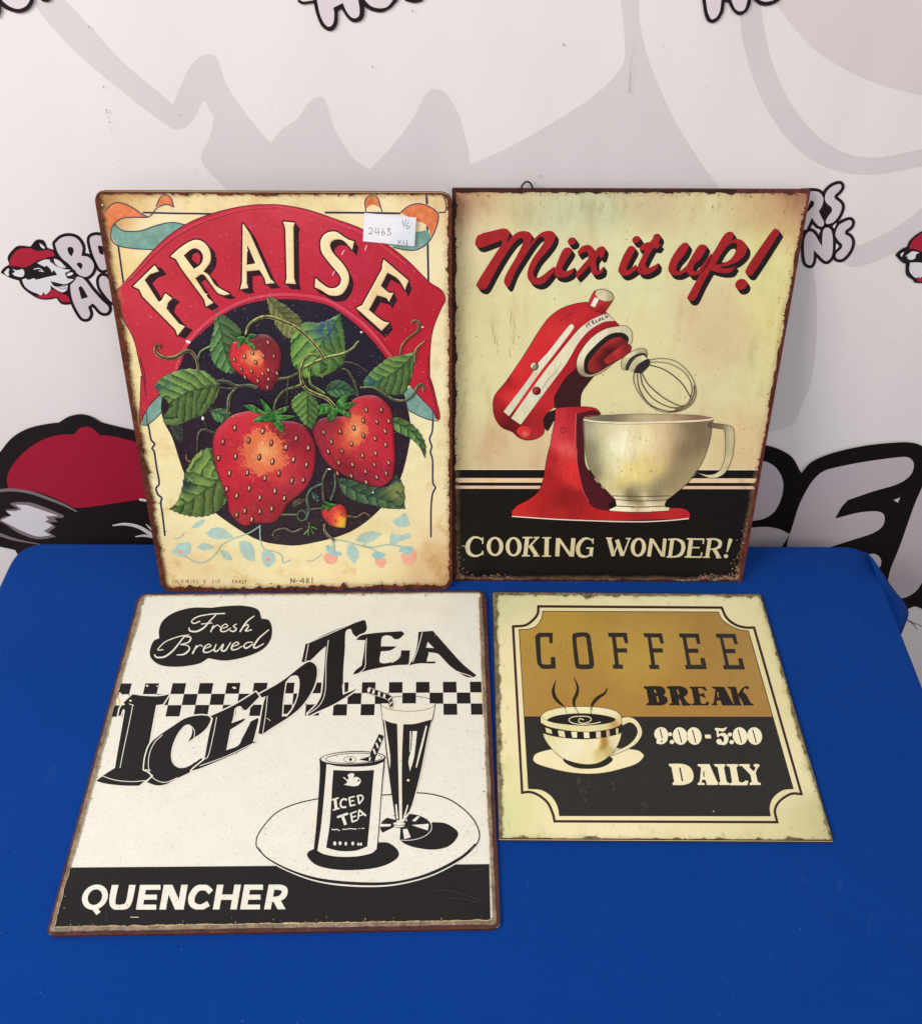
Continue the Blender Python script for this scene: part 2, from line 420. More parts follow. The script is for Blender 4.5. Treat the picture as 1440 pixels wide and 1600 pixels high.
# frame lines
for i, (fr, t, wd) in enumerate([(F1, '400,250 600,255 800,258 975,262', 10), (F2, '420,250 700,252 985,256', 11), (F2, '1270,250 1322,243 1328,180 1300,108', 7),
        (F2, '1181,112 1186,188', 12), (F2, '1188,350 1192,560 1196,765', 11), (F1, '190,330 215,490 256,782', 10)]):
    A('border_line', S(fr, t, wd*1.4, 'flat'), col=NAVY, level=3)
A('border_line', S(F3, '250,330 262,400 275,470 290,550 318,585 298,620 315,650 335,780 355,900 330,940 345,990 375,1020 368,1060 385,1180 400,1318', 15), col=NAVY, level=3)
A('border_line', S(F4, '1215,340 1214,420 1208,490 1188,545 1205,605 1195,650 1212,720 1214,890 1235,935 1212,985 1200,1100 1199,1330', 14), col=NAVY, level=3)
sg.k = 3
TEAL = lambda P: np.array([[118, 158, 146]]) + (fbm(P[:, 0], P[:, 1], 9)[:, None]-.5)*40
# curling ribbons at the top corners
def ribbon(parts):
    for n, lp, c in parts: A(n, lp, col=c, grid=2.2 if callable(c) else None)
ORG = lambda P: np.array([[216, 120, 72]]) + (fbm(P[:, 0], P[:, 1], 7)[:, None]-.5)*50
ribbon([('ribbon', loop(F1, '112,250! 165,190 230,174 310,205 390,260 435,286! 300,284 230,298 185,340 158,430! 142,380 125,300'), ORG),
        ('ribbon', loop(F1, '498,205! 530,140 572,118 612,142 630,205! 590,190 545,195'), ORG),
        ('ribbon', loop(F1, '190,345! 260,385 380,385 500,345 620,322 745,345! 600,430 480,526! 350,520 230,505 190,470 165,420 172,360!'), TEAL),
        ('ribbon', loop(F2, '725,225! 720,160 765,118 815,140 850,230! 820,205 780,190 748,205'), ORG),
        ('ribbon', loop(F2, '985,250! 1050,200 1130,183 1220,215 1270,270 1255,360 1210,440! 1200,370 1160,330 1100,310!'), ORG),
        ('ribbon', loop(F2, '1085,400! 1190,380! 1212,430! 1190,490 1120,525 1030,530 940,510! 870,475!'), TEAL)])
for fr, t in ((F1, '632,208 590,190 545,196 500,222 465,268 425,286 330,285 250,292 200,322 170,362 160,430 185,480 240,506 350,522 480,528'), (F1, '190,345 260,387 380,387 500,347 620,324 745,347'),
              (F1, '112,250 165,190 230,175 310,205 380,252 440,284'), (F1, '500,204 530,140 572,118 612,142 632,208'),
              (F2, '848,240 815,140 765,118 722,160 728,240'), (F2, '985,250 1050,200 1130,183 1220,215 1270,270 1255,360 1205,460 1120,525 1030,531 935,512')):
    A('ribbon_outline', S(fr, t, 8.5), col='3c3a58', level=sg.k+1)
sg.k += 1
A('ribbon', loop(F3, '355,195! 440,255! 390,310 330,375 260,430 215,432! 228,370 272,285'), col=TEAL, grid=2.2)
A('ribbon', loop(F4, '985,165! 1030,125! 1130,210 1210,310 1248,385! 1180,387 1090,350 1015,310'), col=TEAL, grid=2.2)
for fr, t in ((F3, '355,195 440,255! 390,310 330,375 260,430 215,432'), (F4, '1015,310 1090,352 1180,388 1255,400'), (F3, '252,330 262,440'), (F4, '1213,325 1213,400')):
    A('ribbon_outline', S(fr, t, 8), col='33425c', level=sg.k+1)
sg.k += 1
# red arch with its tails
arch = np.vstack([line(F1, '205,835 330,700 480,530 620,405 780,310 980,240 1200,196 1380,190', 5), line(F2, '40,190 130,198 300,232 500,300 700,375 900,500 1050,620 1200,770 1290,830 1322,900 1290,970 1240,1090 1215,1200 1205,1350 1205,1480', 5),
      line(F4, '1215,120 1245,250 1270,362 1250,388 1210,310 1110,205 1030,110', 4), F3(np.array([(355, 190), (270, 280), (225, 365), (203, 432), (196, 380), (205, 200), (210, 40)])),
      line(F1, '400,1490 370,1350 340,1220 300,1130 250,1045 215,950 190,880', 5)])
RED = field(PX, '300,350,b62a3c 445,330,c83a4c 600,380,b8283c 230,450,c23040 445,400,ba2238 330,420,bc263a 560,440,b8223a 250,560,c02c40 230,640,b82a3c 670,480,b0182e 665,600,b8162e 690,650,c02438', 60)
A('arch', arch, col=RED, grid=5, level=sg.k+1); sg.k += 1
A('arch_outline', band(arch, 1.6, 'round', True), col='5a1c34', level=sg.k)
A('arch_fold', S(F3, '215,0 235,90 252,200', 9) + S(F1, '380,1340 410,1440 425,1536', 9), col='6c1430', level=sg.k+1)
A('arch_fold', S(F4, '1165,0 1180,80 1215,180 1240,300 1250,370', 8) + S(F6, '1370,700 1385,880 1410,1010', 8), col='6c1430', level=sg.k+1)
# raised rims of the arch, lighter print red with a pink tint painting in highlight
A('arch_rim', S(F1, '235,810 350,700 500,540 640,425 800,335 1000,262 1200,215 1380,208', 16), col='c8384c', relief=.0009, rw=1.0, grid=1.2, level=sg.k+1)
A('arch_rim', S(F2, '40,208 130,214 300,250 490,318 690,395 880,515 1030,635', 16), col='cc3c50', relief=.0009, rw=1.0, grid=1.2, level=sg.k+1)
sg.k += 1
# dark roundel
circ = loop(PX, '448,467 500,473 531,487 573,522 606,563 628,605 641,660 640,690 625,749 596,793 547,831 479,850 440,851 395,840 336,801 310,775 289,741 281,720 269,683 256,658 252,630 262,600 280,574 294,542 320,515 360,485 400,471', 4)
A('roundel', circ, col=field(PX, '445,500,201828 350,560,1f1729 560,560,1b1527 300,650,2a1824 600,700,281824 445,820,2a1c24 400,640,201626', 80), grid=7)
A('roundel_rim', S(PX, '277,573 290,541 318,508 360,479 400,464 448,459 500,465 532,479 576,513 611,556', 5.2), col='cc4258', relief=.0011, rw=1.1, grid=1.2)  # lighter red lip line; its pink tint puts some highlight into the colour
# bottom shadow line of letters and letters themselves
LET = [(F1, '328,803! 490,645! 522,690! 455,712! 415,755! 520,920! 540,910! 570,855! 622,893! 590,925! 578,970! 672,1083! 717,1103! 660,1172! 648,1130! 400,880! 375,825!', None),
       (F1, '608,578! 700,500 790,455 860,475 905,540 905,620 855,692! 900,725 950,800 1055,860! 1010,870! 960,850 900,770 850,712 795,742! 890,890! 930,925! 875,955! 860,900! 690,670! 650,600!', '708,570! 770,520 820,525 852,570 840,630 785,672!'),
       (F1, '1150,330! 1205,410! 1355,745! 1390,778! 1322,785! 1315,745! 1275,680! 1180,690! 1180,780! 1192,815! 1130,825! 1145,770!', '1185,490! 1245,630! 1180,640!'),
       (F2, '108,318! 195,325! 185,360! 190,740! 203,785! 125,780! 135,740! 125,370!', None),
       (F2, '640,465! 625,530! 600,500 550,455 490,455 460,490 480,550 560,640 600,720 590,800 540,865 460,870 390,830 345,810! 350,740! 390,775 450,815 510,810 540,770 530,720 440,610 395,540 390,460 430,405 500,393 560,430 600,455!', None),
       (F2, '860,600! 1047,760! 1020,830! 1000,790! 960,740 890,700! 840,800! 900,850 935,850! 900,920! 880,890 810,870! 750,980! 850,1060 905,1075! 845,1135! 655,965! 700,945! 850,670! 850,640!', None)]
k0 = sg.k
VV = [(13, 6), (10, 7), (10, 8.5), (9, 10), (7.5, 10), (6, 12)]
for i, (fr, t, h) in enumerate(LET):
    L = loop(fr, t, 4); sh = sweep(L, (.3, .3), (VV[i][0]*.92, VV[i][1]*.92)) + grow(L, 2.3); hs = []
    if i == 1: hs = [F1(np.array([(768, 600), (778, 560), (815, 548), (835, 580), (828, 620), (812, 640)]))]
    ob = A('letter_shadow', sh, hs, col='2a0d16', level=k0+1)
    lt = A('letter', L, [loop(fr, h, 4)] if h else [], col='f0d8a8', grid=1.6, relief=.0004, rw=.9, level=k0+2, jit=.04)
    ob.parent = lt
sg.k = k0+2
# faded print along the bottom
PALE = 'adc8be'
for fr, t in [(F7, '440,350! 500,310 570,315 650,382! 560,395 480,385'), (F7, '370,455! 430,425 510,455! 430,480'), (F7, '540,475! 600,490 645,555! 580,540'), (F7, '690,410! 760,415 800,470 805,560! 740,545 700,480'),
              (F7, '340,300 380,262 430,250 402,290 362,315'), (F7, '180,485 215,465 220,430 260,425 290,414 322,428 328,465 318,500 270,525 210,512'), (F7, '865,490 900,478 950,510 960,560 905,605 862,560'),
              (F8, '410,405! 450,360 530,335 612,355! 530,410 470,425'), (F8, '350,432! 400,440 435,510 400,580! 345,510'), (F8, '665,430! 680,350 740,370 812,345! 815,385 740,410 690,445'), (F8, '690,250 740,230 772,195 800,230 812,290 740,305 702,285')]:
    A('faded_leaf', loop(fr, t, 4), col=PALE, jit=.1, grid=3, level=sg.k+1)
for fr, t in [(F8, '170,530 200,500 270,520 260,570 200,580'), (F8, '555,545 600,530 640,560 610,610 570,590'), (F8, '750,515 800,505 850,475 866,540 820,590 770,570')]:
    A('faded_strawberry', loop(fr, t, 4), col='e8a890', jit=.06, grid=3, level=sg.k+1)
for fr, t in [(F8, '190,440 230,450 240,480 302,495 290,520 230,512 195,480'), (F8, '530,515 570,485 635,512 590,545 550,535'), (F8, '735,490 760,453 838,453 825,500 790,515 760,490')]:
    A('faded_leaf', loop(fr, t, 4), col='9cc0c0', jit=.08, grid=3, level=sg.k+2)
for fr, t, wd in [(F7, '840,300 760,350 650,390 560,440 520,500 450,560 370,568 280,520', 8), (F7, '845,290 850,400 880,470 960,490 1010,520 1020,572 1075,550', 8), (F7, '205,392 250,380 280,345', 6), (F7, '1200,555 1240,557 1310,508', 6),
                  (F8, '180,280 185,330 240,388 330,410 450,442 550,455 650,435 760,452', 9), (F8, '240,390 246,440 252,485', 17), (F8, '460,450 520,462 572,492', 8), (F8, '470,440 490,425', 6)]:
    A('faded_stem', S(fr, t, wd), col='9cb8b0', level=sg.k+3)
A('faded_leaf', [ell(F7, 250, 490, 20, 14), ell(F7, 905, 546, 20, 16)], col='e09c94', level=sg.k+4)
sg.k += 4
INK = '5c4c40'
A('number_mark', S(F7, '1078,724 1078,692', 6)+S(F7, '1078,692 1104,722', 6)+S(F7, '1104,722 1104,690', 6)+S(F7, '1114,708 1130,706', 5)+S(F7, '1172,724 1172,688! 1144,714! 1178,712', 5)
  + band(ell(F7, 1202, 697, 8, 8, 0, 12), 1.0, 'round', True)+band(ell(F7, 1202, 714, 9, 9, 0, 12), 1.0, 'round', True)+S(F7, '1236,722 1238,684', 6), col=INK)
tx = []
for x0, gl in ((185, '1'), (208, '0'), (232, 'L'), (256, 'V'), (282, '1'), (300, 'R'), (325, 'I'), (345, 'E'), (372, 'E'), (425, 'K'), (487, 'C'), (512, 'I'), (535, 'F'), (640, 'P'), (662, 'A'), (690, 'R'), (712, 'I'), (730, 'S')):
    g = {'1': ['8,0 8,24'], '0': ['2,4 14,4 14,22 2,22 2,4'], 'L': ['2,0 2,24! 14,24'], 'V': ['0,0 7,24! 14,0'], 'R': ['2,24 2,0! 14,4! 4,12! 15,24'], 'I': ['6,0 6,24'], 'E': ['14,0 2,0! 2,24! 14,24', '2,12 12,12'],
         'K': ['2,0 2,24', '14,0 3,12! 15,24'], 'C': ['14,2 3,4! 3,22! 14,24'], 'F': ['14,0 2,0! 2,24', '2,12 12,12'], 'P': ['2,24 2,0! 14,4! 3,13'], 'A': ['0,24 7,0! 14,24', '3,15 12,15'], 'S': ['14,2 3,4! 12,14! 2,23']}[gl]
    for q in g: tx += S(Fr(230+x0/4.8, 760+700/4.8, 4.8), q, 3.4)
A('maker_mark', tx, col='8c7658')
# ---- leaves
def leaf(fr, t, mid, base, light, dark, n=7, slant=.9, extra=None, lift=.0006):
    L = loop(fr, t, 6); M0 = line(fr, mid, 30); n = n*.8
    s = np.r_[0, np.cumsum(np.hypot(*np.diff(M0, axis=0).T))]; tot = s[-1]
    # serrated edge
    c = L.mean(0); q = np.arange(len(L)); L = L+(L-c)/np.hypot(*(L-c).T)[:, None]*(np.where(q % 3 == 0, .9, -.5)[:, None])
    B, Li, D = [np.array([int(h[i:i+2], 16) for i in (0, 2, 4)], float) for h in (base, light, dark)]
    def colf(P):
        d2 = ((P[:, None]-M0[None])**2).sum(2); i = d2.argmin(1); v = np.sqrt(d2.min(1)); i1 = np.clip(i, 1, len(M0)-1)
        tn = M0[i1]-M0[i1-1]; sd = np.sign(tn[:, 0]*(P[:, 1]-M0[i, 1])-tn[:, 1]*(P[:, 0]-M0[i, 0]))
        u = (s[i]-slant*v)/tot*n + .35*(fbm(P[:, 0], P[:, 1], 8)-.5) + (sd > 0)*.4
        fr_ = u-np.floor(u); nz = fbm(P[:, 0]+31, P[:, 1], 11)[:, None]
        k = (np.clip(fr_, 0, 1)**1.2)[:, None]
        k2 = np.clip(k*1.15-.05+(nz-.5)*.9, 0, 1)
        c = B*(1-k2)+Li*k2
        c = c*(.80+.24*(sd > 0)[:, None])
        vein = np.exp(-((fr_-.04)/.10)**2)[:, None]*.85*(v > 1)[:, None]
        c = c*(1-vein)+D*vein
        md = np.exp(-(v/1.2)**2)[:, None]*.7; c = c*(1-md)+D*md
        c = c*.88
        fleck = (fbm(P[:, 0]+77, P[:, 1]+5, 3.2) > .74)[:, None]*.4; c = c*(1-fleck)+(Li*1.1)*fleck
        if extra is not None:
            e, ec, er = extra; ex = np.exp(-(((P-fr(np.array([e]))[0])**2).sum(1))/(er/fr.k)**2)[:, None]*.9
            ex = ex*(nz > .42); c = c*(1-ex)+np.array([int(ec[i:i+2], 16) for i in (0, 2, 4)], float)*ex
        return c
    o = A('leaf', L, col=colf, grid=1.15, relief=lift, rw=2.2)
    A('leaf_outline', band(L, .9, 'round', True), col='1c2420', parent=o)
    return o
G1, G2, G3 = '4c7a42', '86ac58', '16301e'
leaf(F3, '430,400! 470,430 540,440 550,500 540,580! 510,560 470,520', '440,410 500,480 540,570', '3a3a34', '4a5a3c', '221e28')
leaf(F5, '110,265! 200,325 260,370 310,420 345,470 320,540 250,600 255,700 290,862! 200,850 120,800 70,730 50,640 60,540 90,440 90,350', '112,275 150,440 190,640 270,860', '4a7444', '78a060', '18301c', 8)
leaf(F5, '575,120! 650,150 700,190 760,220 830,280 890,330 920,400 900,430 820,530! 760,520 700,450 660,400 650,350 610,290 590,200', '580,130 680,250 770,350 850,440', '6c7040', '98985c', '3a4424', 8)
leaf(F5, '1275,295! 1290,400 1310,520 1315,640 1300,760 1220,830 1100,895! 1010,880 940,900 860,820 815,740 805,620 820,500 900,400 980,375 1050,385 1150,360', '1270,310 1170,470 1080,610 1080,780', '4e8040', '88b050', '1a3a24', 7, .8, ((1120, 430), '2a4878', 110))
leaf(F6, '1270,650! 1240,760 1220,880 1190,960 1140,1050 1010,1060! 940,1030 870,1000 780,980! 770,930 830,850 920,770 1010,710 1120,690', '1262,660 1150,770 1020,870 790,975', '4c7840', '84a854', '1c3420', 9, .9, ((850, 930), '2a5060', 60))
leaf(F3, '320,110! 380,50 480,0 600,-22 720,0 800,60 848,100! 820,200 760,290 700,350 600,390 500,432 410,430! 385,370 430,310 430,250 360,180', '845,102 700,135 600,160 440,250', '486e3e', '8cac54', '18301e', 8, .7, ((380, 110), '2c5468', 60))
leaf(F3, '440,1105! 500,1050 540,940 560,830 600,750 650,670 740,615 795,640 805,750 840,850 885,950 898,1030 860,1090 790,1140 700,1165 600,1160 520,1140', '760,620 800,760 830,870 700,970 590,1050 450,1102', '567a3c', '92ac54', '20361e', 9, .8, ((570, 900), '1c2c34', 70))
leaf(F4, '450,860! 520,860 640,900 760,930 860,920 920,828! 980,930 986,1102! 900,1102 820,1095 720,1070 620,1050 520,1000 470,930', '470,885 640,980 800,1020 975,1098', '38583e', '5c8454', '141c24', 8, .7, ((930, 960), '8a8a4c', 90))
leaf(F4, '890,370! 960,375 1050,430 1120,510 1155,600 1150,692! 1110,610 1040,540 960,500 900,460', '895,400 1000,450 1090,530 1145,670', '487844', '7ca858', '142a1c', 6)
leaf(F5, '960,1015! 1010,1060 1060,1130 1065,1250 1000,1390! 930,1330 870,1250 820,1180 820,1110 880,1050', '965,1020 965,1200 965,1385', '4a7a40', '88a850', '18301c', 7)
leaf(F5, '1130,1010! 1180,940 1260,920 1350,960 1425,1045! 1300,1080 1180,1070', '1135,1020 1260,1000 1420,1045', '3c6040', '5c8a5c', '182a20', 6)
leaf(F5, '50,1210! 110,1185 190,1190 250,1230 160,1322! 90,1290', '60,1205 160,1240 200,1280', '44704a', '6c985c', '182a20', 4)
leaf(F4, '80,1100! 100,1040 180,1015 180,1040 120,1080', '82,1098 130,1050 178,1020', '5a4a3c', '84705a', '2c2020', 3)
leaf(F4, '240,965! 280,980 310,1040! 270,1040 250,1010', '242,968 280,1010 308,1038', '30504a', '74a088', '1a2a26', 2)
# ---- vines
def vine(fr, t, wd, c='74784a', c2='3c3420'):
    wd = np.asarray(wd, float)*1.25 if np.ndim(wd) else wd*1.25
    L = line(fr, t, 6); o = A('vine', band(L, (np.asarray(wd)/fr.k if np.ndim(wd) else wd/fr.k)), grid=1.1, relief=.0008, rw=1.2, level=sg.k+1,
      col=lambda P: np.array([int(c[i:i+2], 16) for i in (0, 2, 4)], float)*1.2*(1.0+.5*(fbm(P[:, 0], P[:, 1], 5)-.5)[:, None]*2)*np.where(edge_dist(P, [band(L+np.array([.5, .8]), .3)[0]])[:, None] > 1e8, 1, 1))
    A('vine_shade', band(L+np.array([.7, 1.0]), (np.asarray(wd)*.45/fr.k if np.ndim(wd) else wd*.45/fr.k)), col=c2, lift=.00082, level=sg.k+2, parent=o)
for fr, t, wd, c in [(F5, '120,930 220,932 300,970 420,965 485,985', 24, '50584a'), (F5, '0,960 80,965 180,990 300,995', 12, '4c5a44'), (F5, '290,1000 240,1060 225,1130 218,1210', [20, 26, 24], '64684a'), (F5, '690,910 780,895 880,850', 22, '54543c'), (F5, '785,910 778,1000 770,1140', 14, '343a30'),
          (F5, '390,482 420,400 500,342 600,322 720,360 850,420 960,510 1060,620 1112,702', [20, 26, 28, 26, 24], '848450'), (F5, '1440,555 1380,625 1280,675 1150,705 1000,762 930,800', [16, 22, 28, 24, 20], '7c8450'),
          (F5, '650,1222 668,1120 740,1022 850,982 925,955', [18, 20, 22, 26], '5c5c3c'), (F5, '1062,692 980,680 920,750 902,880 940,985 1040,1045 1150,1092 1240,1190', [18, 22, 26, 26, 24], '84844c'),
          (F5, '990,800 985,900 1000,960 1060,1000 1120,1040', 16, '74904c'), (F6, '740,990 850,985 950,1040 1050,1098 1150,1108 1228,1060 1268,985 1305,955 1330,985 1328,1018', [12, 18, 22, 22, 18], '5a6a48'),
          (F6, '565,812 620,830 680,930 712,1055', [10, 18, 22], '4c4a34'), (F6, '590,748 700,765 805,835', 10, '3c3c34'), (F6, '1112,672 1132,585 1200,512 1268,462 1292,405 1262,362 1222,372', [14, 20, 26, 22], '785c44'),
          (F6, '1248,740 1258,640 1282,600 1342,545', [20, 22, 14, 5], '806c48'), (F1, '500,1240 498,1290 560,1332 640,1330 740,1280 795,1325 815,1390 815,1425', [14, 24, 26, 18, 16], '6c6044'), (F1, '498,1242 528,1238 535,1262', 10, '6c5444'),
          (F1, '815,1345 840,1285 905,1250', 13, '68804c'), (F3, '660,640 672,500 720,462 800,490', [8, 16, 16], '4c5044'), (F3, '700,350 740,450', 12, '3c3c34'), (F3, '572,668 580,705 605,720', 10, '7c5c44'),
          (F4, '370,780 332,880 340,1040', 14, '4c4c40'), (F4, '430,820 432,920 398,1025', 14, '48604c'), (F4, '325,900 240,940 205,1020 222,1110 200,1185', [8, 16, 18, 14], '48645c'), (F4, '0,1148 125,1152', 10, '6c6c60'),
          (F4, '200,1110 320,1095', 8, '50504c'), (F4, '345,1225 352,1290 420,1352', 14, '70705c'), (F4, '530,1160 600,1166 660,1132 706,1155', 12, '6c5440'), (F7, '945,360 962,325 1030,310 1092,335 1160,310', 12, '605c50'), (F7, '980,207 1120,208', 9, '787468'),
          (F7, '1215,270 1215,310 1180,350', 9, '5c7c4c'), (F7, '1215,300 1210,360', 8, '5c7c4c'), (F7, '1220,300 1245,350', 8, '5c7c4c'), (F7, '1235,300 1268,315', 8, '5c7c4c')]:
    vine(fr, t, wd, c)
sg.k += 3
A('vine', band(ell(F7, 1160, 215, 34, 38), 2.0, 'round', True), col='566a50')
# ---- strawberries
def berry(name, fr, t, samples, sig, seeds, ss, rot, calyx, cfr=None, hi=(0, 0, 1, 1)):
    L = loop(fr, t, 7); f = field(fr, samples, sig)
    def colf(P):
        c = f(P+(np.c_[fbm(P[:, 0]*1.0, P[:, 1], 3), fbm(P[:, 0]+9, P[:, 1]+40, 3)]-.5)*6); c *= (1+(fbm(P[:, 0], P[:, 1], 2.6)-.5)*.22)[:, None]
        q = (P-fr(np.array([hi[:2]], float))[0]); d = np.hypot(q[:, 0]*fr.k/hi[2], q[:, 1]*fr.k/hi[3])+(fbm(P[:, 0], P[:, 1], 2.2)-.5)*.62+(fbm(P[:, 0]+9, P[:, 1], 11)-.5)*.5
        m = np.clip((1.0-d)/.10, 0, 1)[:, None]; m2 = np.clip((.62-d)/.5, 0, 1)[:, None]; c = c*(1-m)+(np.array([[218, 112, 72]])*(1-m2)+np.array([[236, 162, 104]])*m2)*m
        e = edge_dist(P, [L])[:, None]; return c*(.72+.28*np.clip(e/4, 0, 1))
    o = A(name, L, col=colf, grid=1.1, relief=.0013, rw=4.5)
    A('outline', band(L, 1.0, 'round', True), col='3a1018', parent=o)
    P = fr(np.array([[float(v) for v in q.split(',')] for q in seeds.split()])); rr = math.radians(rot)
    dk = []; lt = []
    for x, y in P:
        dk.append(ell(PX, x+.5, y+.5, ss*.80, ss*1.3, rot, 12)); lt.append(ell(PX, x-.1, y-.2, ss*.33, ss*.78, rot, 10))
    A('seed_pits', dk, col='4a1420', lift=.00128, parent=o); A('seeds', lt, col='cba57c', lift=.00134, parent=o, jit=.3)
    cf = cfr or fr
    cl = loop(cf, calyx, 4); q = A('calyx', cl, col=lambda P: np.array([[70, 108, 58]])*(1+1.7*(fbm(P[:, 0], P[:, 1], 3.4)-.5)[:, None])-np.array([[10, 0, 10]])*(fbm(P[:, 0]+7, P[:, 1], 9)[:, None]*3), grid=1.1, relief=.0006, rw=1.6, lift=.0010, parent=o)
    A('calyx_outline', band(cl, .9, 'round', True), col='1c2a18', lift=.0011, parent=o)
    return o
berry('strawberry', F5, '300,545! 260,570 235,640 235,730 280,820 370,890 430,930 500,990 580,1025 630,1010 655,960 690,900 715,780 720,660 680,570 600,500 500,490 400,520',
      '260,640,c02834 300,760,cc2c34 380,850,b8242c 400,700,d85838 600,600,7c1c28 680,700,802030 650,860,781c28 560,980,781c28 560,560,74202c 480,900,9c1c28 420,800,d03c30 520,820,c84030 330,620,c82c34 610,780,981f2a', 110,
      '280,720 345,810 440,830 375,690 450,655 480,745 555,685 545,855 600,905 500,920 595,560 650,690 680,850 590,980 380,885 600,820', 3.4, -22,
      '240,480! 300,508 370,500 395,520 430,478 500,488! 480,515 410,530 440,565 480,600 505,655! 440,625 395,575 362,565 345,590 295,632! 310,580 330,550 268,552! 305,530 300,520', hi=(470, 705, 88, 80))
berry('strawberry', PX, '345,664 360,650 380,643 400,642 430,655! 445,657 460,658 476,665 486,678 493,697 493,720 488,743 477,763 463,776 450,786 444,797 436,809 427,815 415,817 398,817 384,821 372,815 359,800 356,783 350,763 341,739 334,712 333,689 337,673',
      '345,700,b82434 350,660,c03040 380,650,c42c38 370,740,bc2434 375,780,b02030 380,810,a82c34 400,800,9c2430 430,790,98202c 450,770,9c2430 480,740,a42434 485,700,981c2c 470,680,8c1c2c 455,720,b83034 440,745,c43c38 400,760,b42434 425,765,a82430 370,700,c02c38 385,725,c83834 460,745,b42c38 365,680,c02834', 15,
      '367.6,666.5 349,688 342,714 368.6,711 389,686 411,671.5 424,690 405.6,712 426,719 447.5,696.6 387,736.5 414.3,745 436,737.5 359,737.5 355,762 370.5,772.5 390,761 406.5,775.4 430,765 456,749 444.5,776.4 383,796 406.5,797 394,809.5 370.5,802.6 425,793 459,716 463,683 482,697.6 447,696.6 458.5,716 479,724 456.5,749 474,748', 4.4, 8,
      '355,1150! 450,1145 565,1215! 520,1080! 590,1140 640,1215! 700,1180 800,1150! 760,1210 690,1238! 780,1240 870,1250! 770,1285 700,1288! 740,1340 745,1430! 680,1370 630,1300! 540,1312 430,1310! 500,1260 575,1240! 460,1215!', F5, hi=(413, 704, 37, 38))
berry('strawberry', F4, '250,480 300,390 400,360 520,350 560,240 640,195 740,190 820,230 880,310 895,420 905,560 910,720 890,850 830,910 760,925 640,890 500,830 400,770 330,690 290,600',
      '320,450,8c2030 300,560,942234 400,500,a82c34 450,620,b02830 700,250,b42434 800,300,a82030 850,450,b82034 850,600,bc2234 780,700,b82034 820,840,a02034 650,850,8c1c30 520,780,8c1c30 420,700,942030 640,720,b02834 740,430,c02c38 700,600,c03038 650,350,c84038 500,560,cc5038', 110,
      '340,480 470,475 400,555 375,635 485,630 560,570 580,445 655,385 680,300 655,505 765,395 800,300 860,390 830,470 750,530 835,580 755,650 650,665 460,725 570,740 675,795 745,740 860,725 840,810 560,830 765,840 680,880 450,810', 3.9, -18,
      '320,1160! 420,1130 505,1180! 520,1110 580,1060 650,1030! 620,1100 590,1132! 640,1120 705,1130! 640,1180 590,1190! 640,1220 652,1268! 580,1245 530,1212! 510,1260 450,1312! 430,1250 450,1218! 380,1240 330,1240! 360,1200', F6, hi=(600, 465, 92, 120))
berry('strawberry', F4, '320,1130 350,1080 400,1062 450,1060 500,1080 525,1140 512,1252! 460,1252 390,1230 340,1180', '340,1140,cc3030 400,1180,d84434 480,1180,f8b838 500,1220,f0c040 450,1150,f07838 500,1110,c43430 400,1100,d03c34 370,1210,b82430 430,1200,e86c34', 60,
      '400,1140 430,1190 480,1130 360,1170', 1.6, 0, '308,1125! 330,1060 350,1035 400,1050 455,1060! 410,1082 375,1122! 350,1090')
# scratches and chips in the paint
A('paint_chips', [ell(F1, 105, 187, 7, 6), ell(F1, 1182, 527, 9, 8), ell(F1, 745, 1210, 18, 10, 20), ell(F1, 880, 855, 8, 5), ell(F2, 695, 1138, 8, 7), ell(F3, 710, 367, 10, 14), ell(F3, 160, 400, 7, 6), ell(F4, 735, 962, 7, 6), ell(F4, 385, 775, 12, 6), ell(F2, 1152, 1100, 8, 5)]
  + S(F2, '735,488 722,525', 4, n=2)+S(F2, '565,528 548,560', 4, n=2)+S(F2, '492,685 480,712', 4, n=2), col='fff6ee', lift=.0016)
# ---- paper sticker
stk = A('paper_sticker', F2(np.array([(718, 245), (1105, 280), (1092, 496), (707, 457)])), col=field(F2, '720,250,e4e2e8 1100,300,dcdce6 800,440,e6e4e8 1080,480,d4d4de 900,330,eeecf0', 200), grid=6, lift=.0020, mat=plain('paper', 'e2e2ea', .7, .2, .03) if 0 else None)
hw = []
for t in ('750,365 765,355 778,370 768,392 748,402! 778,402', '805,358 796,392! 828,390', '824,358 824,412', '862,360 848,392 856,412 870,400 862,386 850,396', '890,362 912,362 898,382! 916,398 900,414 888,402', '898,382 890,368',
          '1003,300 1008,336', '1030,298 1012,348', '1048,312 1030,345 1040,363 1053,352 1040,340', '968,452 990,476', '992,450 966,480', '1014,450 1008,476! 1040,478', '1034,448 1036,490'):
    hw += S(F2, t, 4.4)
A('handwriting', hw, col='66666f', lift=.00202, parent=stk)
